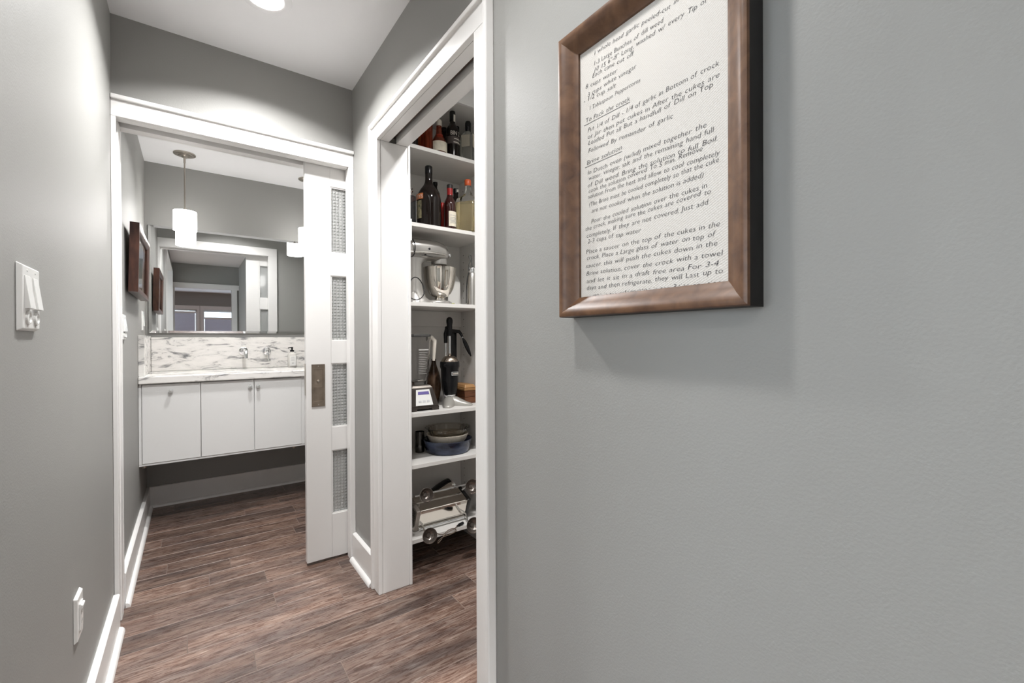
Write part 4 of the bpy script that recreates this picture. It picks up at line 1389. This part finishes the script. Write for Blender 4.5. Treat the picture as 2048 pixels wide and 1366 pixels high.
# feet arch
mb = MB()
w_ = bx1 - bx0
mb.box(bx0, bx0 + w_ * .25, by0, by0 + bd, zD, zD + foot)
mb.box(bx1 - w_ * .25, bx1, by0, by0 + bd, zD, zD + foot)
mb.box(bx0 + w_ * .25, bx1 - w_ * .25, by0 + .002, by0 + bd - .002, zD + foot * .45, zD + foot)
mb.build('feet', DKM, BL, bevel=0.002)
MB().hexa([Vector(p) + Vector((0, 0, .0005)) for p in t1], [Vector(t1[0]) + Vector((.01, .01, .014)), Vector(t1[1]) + Vector((-.01, .01, .014)), Vector(t1[2]) + Vector((-.01, -.005, .018)), Vector(t1[3]) + Vector((.01, -.005, .018))]).build('top_plate', mat('pewter', (0.42, 0.38, 0.34), 0.3, 0.8), BL, bevel=0.003)


def slope_pt(u, w__):
    """u across 0..1, w up 0..1 on the slanted front of the base"""
    A_ = Vector(tm[0]).lerp(Vector(tm[1]), u)
    C_ = Vector(t1[0]).lerp(Vector(t1[1]), u)
    return A_.lerp(C_, w__)


nrm = (Vector(tm[1]) - Vector(tm[0])).cross(Vector(t1[0]) - Vector(tm[0])).normalized()
if nrm.y > 0:
    nrm = -nrm


def slope_patch(name, u0, u1, w0, w1, mt, lift, par, ua=None, ub=None):
    ua = u0 if ua is None else ua
    ub = u1 if ub is None else ub
    q = [slope_pt(u0, w0), slope_pt(u1, w0), slope_pt(ub, w1), slope_pt(ua, w1)]
    return MB().hexa([p + nrm * lift for p in q], [p + nrm * (lift + 0.0015) for p in q]).build(name, mt, par)


pn = slope_patch('control_panel', 0.20, 0.80, 0.08, 0.93, WHITE, 0.0002, BL)
slope_patch('display', 0.28, 0.74, 0.66, 0.82, mat('violet_display', (0.16, 0.13, 0.36), 0.2), 0.0018, pn)
for u in (0.3, 0.45, 0.6):
    slope_patch('button', u, u + 0.1, 0.24, 0.34, mat('pale_button', (0.6, 0.6, 0.62), 0.4), 0.0018, pn)
# jar
jy = by0 + 0.085
jb, jt = ztop + 0.019, B('Y', jy, 838, 674).z
jx = (ux0 + ux1) / 2 - 0.004


def sqring(cx, cy, r, z, n=24, p=6):
    o = []
    for i in range(n):
        a = 2 * math.pi * (i + .5) / n
        k = (abs(math.cos(a)) ** p + abs(math.sin(a)) ** p) ** (-1 / p)
        o.append((cx + r * k * math.cos(a), cy + r * k * math.sin(a), z))
    return o


vs, fs = [], []
secs = [(0.040, jb), (0.043, jb + 0.02), (0.056, jt - 0.03), (0.057, jt), (0.0545, jt), (0.0535, jt - 0.03), (0.0405, jb + 0.022), (0.030, jb + 0.012)]
for r, z in secs:
    vs += sqring(jx, jy, r, z)
for j in range(len(secs) - 1):
    for i in range(24):
        fs.append((j * 24 + i, j * 24 + (i + 1) % 24, (j + 1) * 24 + (i + 1) % 24, (j + 1) * 24 + i))
fs += [tuple(range(24))[::-1], tuple(range(7 * 24, 8 * 24))]
jar = MB().add(vs, fs).build('jar', mat('smoky_tritan', (0.86, 0.85, 0.84), 0.04, trans=1.0, ior=1.5), BL, smooth=40)
mb = MB()
for i in range(13):
    z = jb + 0.055 + i * 0.009
    f_ = (z - jb) / (jt - jb)
    y = jy - (0.042 + 0.0155 * f_) - 0.0012
    mb.box(jx - 0.014, jx + 0.022 + (0.008 if i % 3 == 0 else 0), y, y + 0.0004, z, z + 0.0014)
mb.box(jx - 0.018, jx + 0.036, jy - 0.0575, jy - 0.0571, jb + 0.055 + 13.3 * 0.009, jb + 0.055 + 13.9 * 0.009)
mb.build('scale_marks', mat('pale_mark', (0.60, 0.59, 0.57), 0.6), jar)
MB().add(sqring(jx, jy, 0.058, jt + .0005) + sqring(jx, jy, 0.056, jt + 0.014), [tuple(range(24))[::-1], tuple(range(24, 48))] + [(i, (i + 1) % 24, (i + 1) % 24 + 24, i + 24) for i in range(24)]).build('lid', mat('dark_grey_lid', (0.06, 0.058, 0.055), 0.4), BL, bevel=0.002)
bl_ = MB()
for a in (0, 90):
    ca, sa = math.cos(R(a + 25)), math.sin(R(a + 25))
    bl_.hexa([(jx - .024 * ca - .004 * sa, jy - .024 * sa + .004 * ca, jb + .026), (jx + .024 * ca - .004 * sa, jy + .024 * sa + .004 * ca, jb + .019), (jx + .024 * ca + .004 * sa, jy + .024 * sa - .004 * ca, jb + .019), (jx - .024 * ca + .004 * sa, jy - .024 * sa - .004 * ca, jb + .026)],
             [(jx - .024 * ca - .004 * sa, jy - .024 * sa + .004 * ca, jb + .028), (jx + .024 * ca - .004 * sa, jy + .024 * sa + .004 * ca, jb + .021), (jx + .024 * ca + .004 * sa, jy + .024 * sa - .004 * ca, jb + .021), (jx - .024 * ca + .004 * sa, jy - .024 * sa - .004 * ca, jb + .028)])
bl_.build('blades', mat('dark_chrome', (0.25, 0.25, 0.25), 0.15, 1), jar)
hx = jx + 0.058
JH = mat('cream_handle', (0.66, 0.61, 0.54), 0.35)
MB().tube([(hx - 0.003, jy, jt - 0.008), (hx + 0.022, jy, jt - 0.006), (hx + 0.036, jy - 0.004, jt - 0.02), (hx + 0.034, jy - 0.006, jt - 0.06), (hx + 0.030, jy - 0.006, jt - 0.125)], [0.013, 0.014, 0.013, 0.0105, 0.008], 14).build('handle', JH, BL, smooth=60)

# -- citrus press -----------------------------------------------------------
CP = thing('citrus_press', 'black and steel hand-lever citrus press on three-legged grey base', 'citrus press', (1.13, 2.16, zD))
cy_ = 2.15
cx_ = B('Y', cy_, 899, 740).x
GREYB = mat('grey_cast_base', (0.40, 0.385, 0.355), 0.35, 0.3)
s_ = mpp((cx_, cy_, 0.95))


def leg(tx, ty, tz=0.012):
    d = Vector((tx - cx_, ty - cy_, 0))
    L_ = d.length
    d.normalize()
    pr_ = Vector((-d.y, d.x, 0))
    vs = []
    for f_, hw, zz_ in ((0.0, 0.034, 0.056), (0.3, 0.031, 0.046), (0.7, 0.024, 0.022), (0.95, 0.019, 0.012), (1.0, 0.010, 0.006)):
        p_ = Vector((cx_, cy_, zD)) + d * (L_ * f_)
        for u, h in ((-1, 0.0), (-1, zz_ * .55), (-.5, zz_), (.5, zz_), (1, zz_ * .55), (1, 0.0)):
            vs.append(p_ + pr_ * (hw * u) + Vector((0, 0, h)))
    fs = [(j * 6 + i, j * 6 + (i + 1) % 6, (j + 1) * 6 + (i + 1) % 6, (j + 1) * 6 + i) for j in range(4) for i in range(6)]
    fs += [tuple(range(6))[::-1], tuple(range(24, 30))]
    return MB().add(vs, fs)


for tx, ty in ((1.075, 2.062), (1.232, 2.068), (cx_ + 0.05, 2.26)):
    leg(tx, ty).build('leg', GREYB, CP, smooth=50)


def cpz(y, Y=cy_):
    return B('Y', Y, 899, y).z


def crev(name, prof, mt, px=899, Y=cy_, n=32):
    c, pr = ring_profile(px, Y, zD, prof)
    return part_rev(CP, name, c, pr, mt, n)


crev('juice_body', [(12, 790), (15.5, 778), (17, 760), (17.5, 738), (18.5, 736), (18.5, 728), (19, 723)], BLACK)
crev('cup_rim', [(18.6, 735), (19.4, 733), (19.4, 725), (18.6, 723)], BLACK)
crev('press_dome', [(17, 723), (16.4, 720), (13, 715), (8, 711.5), (3, 710), (3, 707)], mat('bronzed_steel', (0.45, 0.38, 0.32), 0.25, 1))
crev('press_shaft', [(2.6, 708), (2.6, 655)], CHROME, n=16)
crev('shaft_sleeve', [(5.4, 672), (5.6, 650), (6.4, 645), (6.4, 640), (5, 636), (2, 634)], BLACK, n=20)
c1 = B('Y', cy_ + 0.045, 889, 700)
MB().lathe([(0.0065, zD + .03), (0.0065, cpz(664))], (c1.x, cy_ + 0.03, 0), 16).build('guide_rod', CHROME, CP, smooth=60)
a = B('Y', cy_ + 0.06, 900, 700).x
b = B('Y', cy_ + 0.06, 912, 700).x
MB().box(a, b, cy_ + 0.05, cy_ + 0.075, zD + 0.02, cpz(661, cy_ + .06)).build('rear_column', BLACK, CP, bevel=0.003)
MB().tube([(c1.x, cy_ + 0.03, cpz(686)), (c1.x, cy_ + 0.03, cpz(668)), (c1.x + .008, cy_ + 0.03, cpz(658)), (cx_ - .006, cy_ + 0.02, cpz(655))], [0.010, 0.012, 0.012, 0.010], 14).build('yoke', BLACK, CP, smooth=60)
ax_, Y_ = cx_, cy_ + 0.03
MB().tube([B('Y', Y_, 902, 662), B('Y', Y_, 918, 663), B('Y', Y_ - .01, 922, 668), B('Y', Y_ - .02, 925, 674)], [0.011, 0.010, 0.008, 0.006], 12).build('lever_arm', BLACK, CP, smooth=60)
MB().tube([B('Y', Y_ - .02, 924, 672), B('Y', Y_ - .025, 926.5, 677)], 0.0028, 8).build('lever_pin', CHROME, CP, smooth=60)
MB().tube([B('Y', Y_ - .025, 925.5, 676), B('Y', Y_ - .03, 929, 683), B('Y', Y_ - .035, 934, 694), B('Y', Y_ - .04, 939, 706), B('Y', Y_ - .042, 942, 712.5)], [0.004, 0.0105, 0.012, 0.0085, 0.003], 14).build('grip', BLACK, CP, smooth=60)
# badge: pale outlined rectangle
r_ = 17.6 * s_
c = (cx_, cy_)
z0, z1 = cpz(750), cpz(743)
for (q0, q1, g0, g1) in ((z0, z0 + .0015, -12, 45), (z1 - .0015, z1, -12, 45), (z0, z1, -14, -11), (z0, z1, 44, 47)):
    band(CP, 'badge', c, r_ + 0.0004, q0, q1, g0, g1, WHITE, 8)
for g in range(-6, 40, 7):
    band(CP, 'badge', c, r_ + 0.0004, z0 + .005, z1 - .005, g, g + 5, LTXT, 3)
crev('strainer_glint', [(11, 792), (12.4, 789), (12.4, 787.5)], CHROME)

# brown vase behind the blender
bv_ = thing('brown_carafe', 'dark brown glazed carafe between blender and citrus press', 'carafe', (1.09, 2.27, zD))
c, pr = ring_profile(867, 2.275, zD, smoothprof([(9, None), (13, 788), (15, 772), (13.5, 755), (9, 740), (5, 729), (4.5, 722), (5, 718)], 2))
part_rev(bv_, 'body', c, pr, mat('brown_glaze', (0.10, 0.058, 0.034), 0.2, c2=(0.035, 0.018, 0.011), vscale=20), 32)
# wooden recipe box
wb = thing('wooden_box', 'two-tone wooden keepsake box at the right end of the appliance shelf', 'box', (1.26, 2.20, zD))
wx0, wx1, wy0, wy1 = 1.222, 1.300, 2.135, 2.30
W1 = mat('chestnut_wood', (0.20, 0.075, 0.03), 0.4, c2=(0.10, 0.035, 0.015), vscale=14, stretch=(1, 1, 6))
W2 = mat('honey_wood', (0.42, 0.23, 0.09), 0.4, c2=(0.30, 0.15, 0.06), vscale=14, stretch=(1, 1, 6))
zz_ = [zD, zD + 0.035, zD + 0.072]
MB().hexa([(wx0 + .01, wy0 + .01, zD), (wx1, wy0 + .01, zD), (wx1, wy1, zD), (wx0 + .01, wy1, zD)], [(wx0 + .004, wy0 + .004, zz_[1]), (wx1, wy0 + .004, zz_[1]), (wx1, wy1, zz_[1]), (wx0 + .004, wy1, zz_[1])]).build('lower_body', W1, wb, bevel=0.002)
MB().hexa([(wx0 + .005, wy0 + .005, zz_[1] + .0015), (wx1, wy0 + .005, zz_[1] + .0015), (wx1, wy1, zz_[1] + .0015), (wx0 + .005, wy1, zz_[1] + .0015)], [(wx0, wy0, zz_[2]), (wx1, wy0, zz_[2]), (wx1, wy1, zz_[2]), (wx0, wy1, zz_[2])]).build('upper_body', W1, wb, bevel=0.002)
MB().box(wx0 - .002, wx1, wy0 - .003, wy1, zz_[2] + .001, zz_[2] + .014).build('lid_rim', W2, wb, bevel=0.003)
MB().hexa([(wx0, wy0, zz_[2] + .015), (wx1, wy0, zz_[2] + .015), (wx1, wy1, zz_[2] + .015), (wx0, wy1, zz_[2] + .015)], [(wx0 + .012, wy0 + .012, zz_[2] + .034), (wx1 - .012, wy0 + .012, zz_[2] + .034), (wx1 - .012, wy1 - .012, zz_[2] + .034), (wx0 + .012, wy1 - .012, zz_[2] + .034)]).build('lid', W2, wb, bevel=0.004)

# -- dishes ------------------------------------------------------------------
def bowlprof(r0, r1, h, t, z, rim=0.0):
    out = [(r0 * .9, z), (r0, z + .003), (r0 + (r1 - r0) * .55, z + h * .4), (r1, z + h * .92), (r1 + rim, z + h), (r1 + rim - t * .6, z + h + .001), (r1 - t, z + h * .93), (r0 + (r1 - r0) * .5 - t, z + h * .42), (r0 - t, z + t), (0.002, z + t)]
    return out


dcx, dcy = B('Z', zE, 899, 905).x + .01, 2.165
BLUE = mat('blue_glaze', (0.004, 0.007, 0.022), 0.12, c2=(0.075, 0.095, 0.16), vscale=7, stretch=(1, 1, 3.0))
d1 = thing('blue_baking_dish', 'round glazed dark blue baking dish at the bottom of the dish stack', 'dish', (dcx, dcy, zE))
MB().lathe(bowlprof(0.112, 0.131, 0.070, 0.007, zE, .003), (dcx, dcy, 0), 56).build('dish', BLUE, d1, smooth=50)
d2z = zE + 0.044
d2 = thing('white_bowl', 'white speckled ceramic bowl nested in the blue baking dish', 'bowl', (dcx, dcy, d2z))
MB().lathe(bowlprof(0.085, 0.112, 0.054, 0.005, d2z, .001), (dcx, dcy, 0), 56).build('bowl', mat('cream_speckle', (0.62, 0.57, 0.49), 0.35, vary=0.10, vscale=140), d2, smooth=50)
d3z = d2z + 0.030
d3 = thing('glass_pie_dish', 'fluted clear glass pie dish on top of the dish stack', 'pie dish', (dcx, dcy, d3z))
vs, fs = [], []
N_ = 96
pf_ = bowlprof(0.088, 0.106, 0.058, 0.004, d3z, .016)
for j, (r, z) in enumerate(pf_):
    for i in range(N_):
        a = 2 * math.pi * i / N_
        fl = 0.0035 * math.cos(a * 24) if 3 <= j <= 6 else 0
        vs.append((dcx + (r + fl) * math.cos(a), dcy + (r + fl) * math.sin(a), z))
for j in range(len(pf_) - 1):
    for i in range(N_):
        fs.append((j * N_ + i, j * N_ + (i + 1) % N_, (j + 1) * N_ + (i + 1) % N_, (j + 1) * N_ + i))
fs += [tuple(range(N_))[::-1], tuple(range(9 * N_, 10 * N_))]
MB().add(vs, fs).build('dish', mat('tinted_glass', (0.90, 0.86, 0.79), 0.03, trans=1.0, ior=1.45), d3, smooth=50)
cp = thing('steel_tumbler', 'dark polished steel tumbler beside the stacked dishes', 'tumbler', (1.0, 2.23, zE))
c, pr = ring_profile(838, 2.235, zE, [(8.8, None), (9.2, 898), (9.4, 864), (9.0, 863), (8.8, 866), (8.2, 898), (1, 899)])
part_rev(cp, 'cup', c, pr, mat('black_chrome', (0.10, 0.095, 0.09), 0.12, 1), 32)

# -- bottom shelf: slicer on its back, foil jug ---------------------------------
SL = thing('food_slicer', 'chrome kitchen slicer lying on its back with four suction feet', 'slicer', (1.05, 2.14, zF))
sy_, hd_ = 2.125, 0.080
cz0 = zF + hd_ * math.sin(R(65)) + 0.006
xa, xb = B('Y', sy_ - .05, 838, 1030).x, B('Y', sy_ - .05, 932, 1010).x


def diamond(cx, r, y=sy_, z=cz0, tilt_=-25):
    return [(cx, y + r * math.cos(R(a + tilt_)), z + r * math.sin(R(a + tilt_))) for a in (180, 270, 0, 90)]


A_, B_ = diamond(xa, hd_), diamond(xb, hd_)
MB().hexa(A_, B_).build('housing', mat('polished_steel', (0.78, 0.74, 0.68), 0.07, 1), SL, bevel=0.004)
C_, D_ = diamond(xa - 0.022, hd_ + .004), diamond(xa - 0.0005, hd_ + .005)
ec = MB().hexa(C_, D_).build('end_cap', mat('pewter', (0.42, 0.38, 0.34), 0.3, 0.8), SL, bevel=0.003)
C_, D_ = diamond(xb + 0.0005, hd_ + .003), diamond(xb + 0.018, hd_ + .003)
MB().hexa(C_, D_).build('end_cap', mat('dark_steel', (0.06, 0.06, 0.06), 0.25, 0.8), SL, bevel=0.003)
# grille on the left end
mb = MB()
DKH = mat('dark_hole', (0.01, 0.01, 0.01), 0.5)
for i in range(-4, 5):
    for j in range(-4, 5):
        u, w_ = i * 0.0105, j * 0.0105
        a = R(45 - 25)
        y = sy_ + u * math.cos(a) - w_ * math.sin(a)
        z = cz0 + u * math.sin(a) + w_ * math.cos(a)
        mb.lathe([(0.0036, 0), (0.0036, 0.0006)], (xa - 0.0222, y, z), 8, Matrix.Rotation(R(-90), 4, 'Y'))
g_ = mb.build('grille_holes', DKH, ec)
g_['kind'] = 'stuff'
# ribs along the cap rim
mb = MB()
for k in range(13):
    f_ = 0.08 + k * 0.07
    for (p_, q_) in ((0, 3),):
        y = A_[p_][1] * (1 - f_) + A_[q_][1] * f_
        z = A_[p_][2] * (1 - f_) + A_[q_][2] * f_
        n_ = Vector((0, math.cos(R(110)), math.sin(R(110))))
        mb.box(xa - 0.020, xa - 0.003, y - 0.0015 + n_.y * .0045, y + 0.0015 + n_.y * .0045, z - .0015 + n_.z * .0045, z + .0015 + n_.z * .0045)
mb.build('ribs', mat('pewter', (0.42, 0.38, 0.34), 0.3, 0.8), ec)
MB().tube([(xa, sy_ - hd_ * .60, cz0 - hd_ * .80), ((xa + xb) / 2, sy_ - hd_ * .60, cz0 - hd_ * .80), (xb, sy_ - hd_ * .60, cz0 - hd_ * .80)], 0.006, 12).build('guide_bar', CHROME, SL, smooth=60)
MB().tube([(xa, sy_ + .005, cz0 + hd_ + .006), (xb + .03, sy_ + .005, cz0 + hd_ + .010)], 0.005, 12).build('guide_bar', CHROME, SL, smooth=60)
RUB = mat('smoky_rubber', (0.22, 0.19, 0.17), 0.14, metal=0.75)


def suction(px, py, Y, rpx, root):
    c = B('Y', Y, px, py)
    view = (Vector((0, 0, CAM_H)) - c).normalized()
    view = Vector((-0.12, -0.95, 0.22)).normalized()
    rot = Vector((0, 0, 1)).rotation_difference(view).to_matrix().to_4x4()
    r = rpx * mpp(c)
    prof = [(0.004, -0.034), (0.006, -0.028), (0.009, -0.022), (r * .62, -0.014), (r * .92, 0.0), (r * 1.02, 0.010), (r * .95, 0.0105), (r * .84, 0.0), (r * .56, -0.011), (r * .30, -0.015), (r * .26, -0.010), (0.002, -0.009)]
    s = MB().lathe(prof, c, 32, rot).build('suction_foot', RUB, SL, smooth=50)
    MB().tube([c - view * 0.024, c - view * 0.05 + (Vector(root) - c) * .25, Vector(root)], 0.0045, 10).build('stem', CHROME, s, smooth=60)


suction(852, 990, 1.99, 14, (xa + .02, sy_ - .01, cz0 + hd_ - .01))
suction(858.5, 1071, 1.955, 15, (xa + .02, sy_ - .045, cz0 - hd_ + .035))
suction(943, 973, 2.06, 14.5, (xb, sy_ - .01, cz0 + hd_ - .01))
suction(946, 1050, 1.96, 15, (xb, sy_ - .045, cz0 - hd_ + .035))
# cord with plug over the shelf edge
CORD = mat('brown_cord', (0.16, 0.12, 0.09), 0.4)
ex = lambda px, py, Y: B('Y', Y, px, py)
pts = [ex(873, 1066, 1.965), ex(880, 1069, 1.975), ex(888, 1068, 1.99), ex(897, 1060, 1.995), ex(908, 1057, 2.0), ex(912, 1062, 1.998), ex(900, 1069, 1.99), ex(886, 1074, 1.985), ex(877, 1081, 1.985), ex(876, 1086, 1.985), ex(882, 1080, 1.985), ex(889, 1070, 1.988), ex(900, 1062, 1.99), ex(908, 1058, 2.0), ex(914, 1052, 2.012)]
sp_ = []
for i in range(len(pts) - 1):
    p0, p1, p2, p3 = pts[max(i - 1, 0)], pts[i], pts[i + 1], pts[min(i + 2, len(pts) - 1)]
    for k in range(5):
        t_ = k / 5
        sp_.append(0.5 * ((2 * p1) + (p2 - p0) * t_ + (2 * p0 - 5 * p1 + 4 * p2 - p3) * t_ ** 2 + (3 * p1 - p0 - 3 * p2 + p3) * t_ ** 3))
sp_.append(pts[-1])
crd = MB().tube(sp_, 0.0022, 8).build('power_cord', CORD, SL, smooth=60)
a, b = ex(914, 1052, 2.012), ex(926, 1046, 2.025)
MB().tube([a, a.lerp(b, .3), a.lerp(b, .31), b], [0.004, 0.005, 0.008, 0.008], 10).build('plug', BLACK, crd, smooth=50)
# foil jug lying behind
JG = thing('foil_jug', 'crinkled foil-wrapped jug lying on its side behind the slicer', 'jug', (1.0, 2.28, zF))
jc = B('Y', 2.272, 905, 972)
ax0 = Vector((-0.93, 0.0, -0.36)).normalized()
rot = Vector((0, 0, 1)).rotation_difference(ax0).to_matrix().to_4x4()
FOIL = mat('crinkled_foil', (0.70, 0.66, 0.60), 0.16, 1, bump=1.0, bscale=38)
pj = [(0.046, 0.0), (0.050, 0.004), (0.053, 0.03), (0.053, 0.08), (0.046, 0.13), (0.033, 0.17), (0.021, 0.205), (0.019, 0.23)]
MB().lathe(pj, jc, 40, rot).build('jug_body', FOIL, JG, smooth=50)
MB().lathe([(0.053, -0.004), (0.058, 0.0), (0.058, 0.008), (0.053, 0.010)], jc, 40, rot).build('rim', CHROME, JG, smooth=50)
vs, fs = [], []
for j, (r, h) in enumerate(pj[1:]):
    for i in range(15):
        a = R(-30 + i * 100 / 14)
        vs.append((r + 0.004, a, h))
loc = []
upv = rot.inverted() @ Vector((0, 0, 1))
ua = math.atan2(upv.y, upv.x)
for r, a, h in vs:
    q = Vector((r * math.cos(ua + a), r * math.sin(ua + a), h))
    loc.append(jc + (rot @ q))
J = len(pj) - 1
fs = [(j * 15 + i, j * 15 + i + 1, (j + 1) * 15 + i + 1, (j + 1) * 15 + i) for j in range(J - 1) for i in range(14)]
o = MB().add(loc, fs).build('black_wrap', BLACK, JG, smooth=60)
sd = o.modifiers.new('thick', 'SOLIDIFY')
sd.thickness = 0.002

for o in bpy.data.objects:
    if '_off' in o:
        del o['_off']
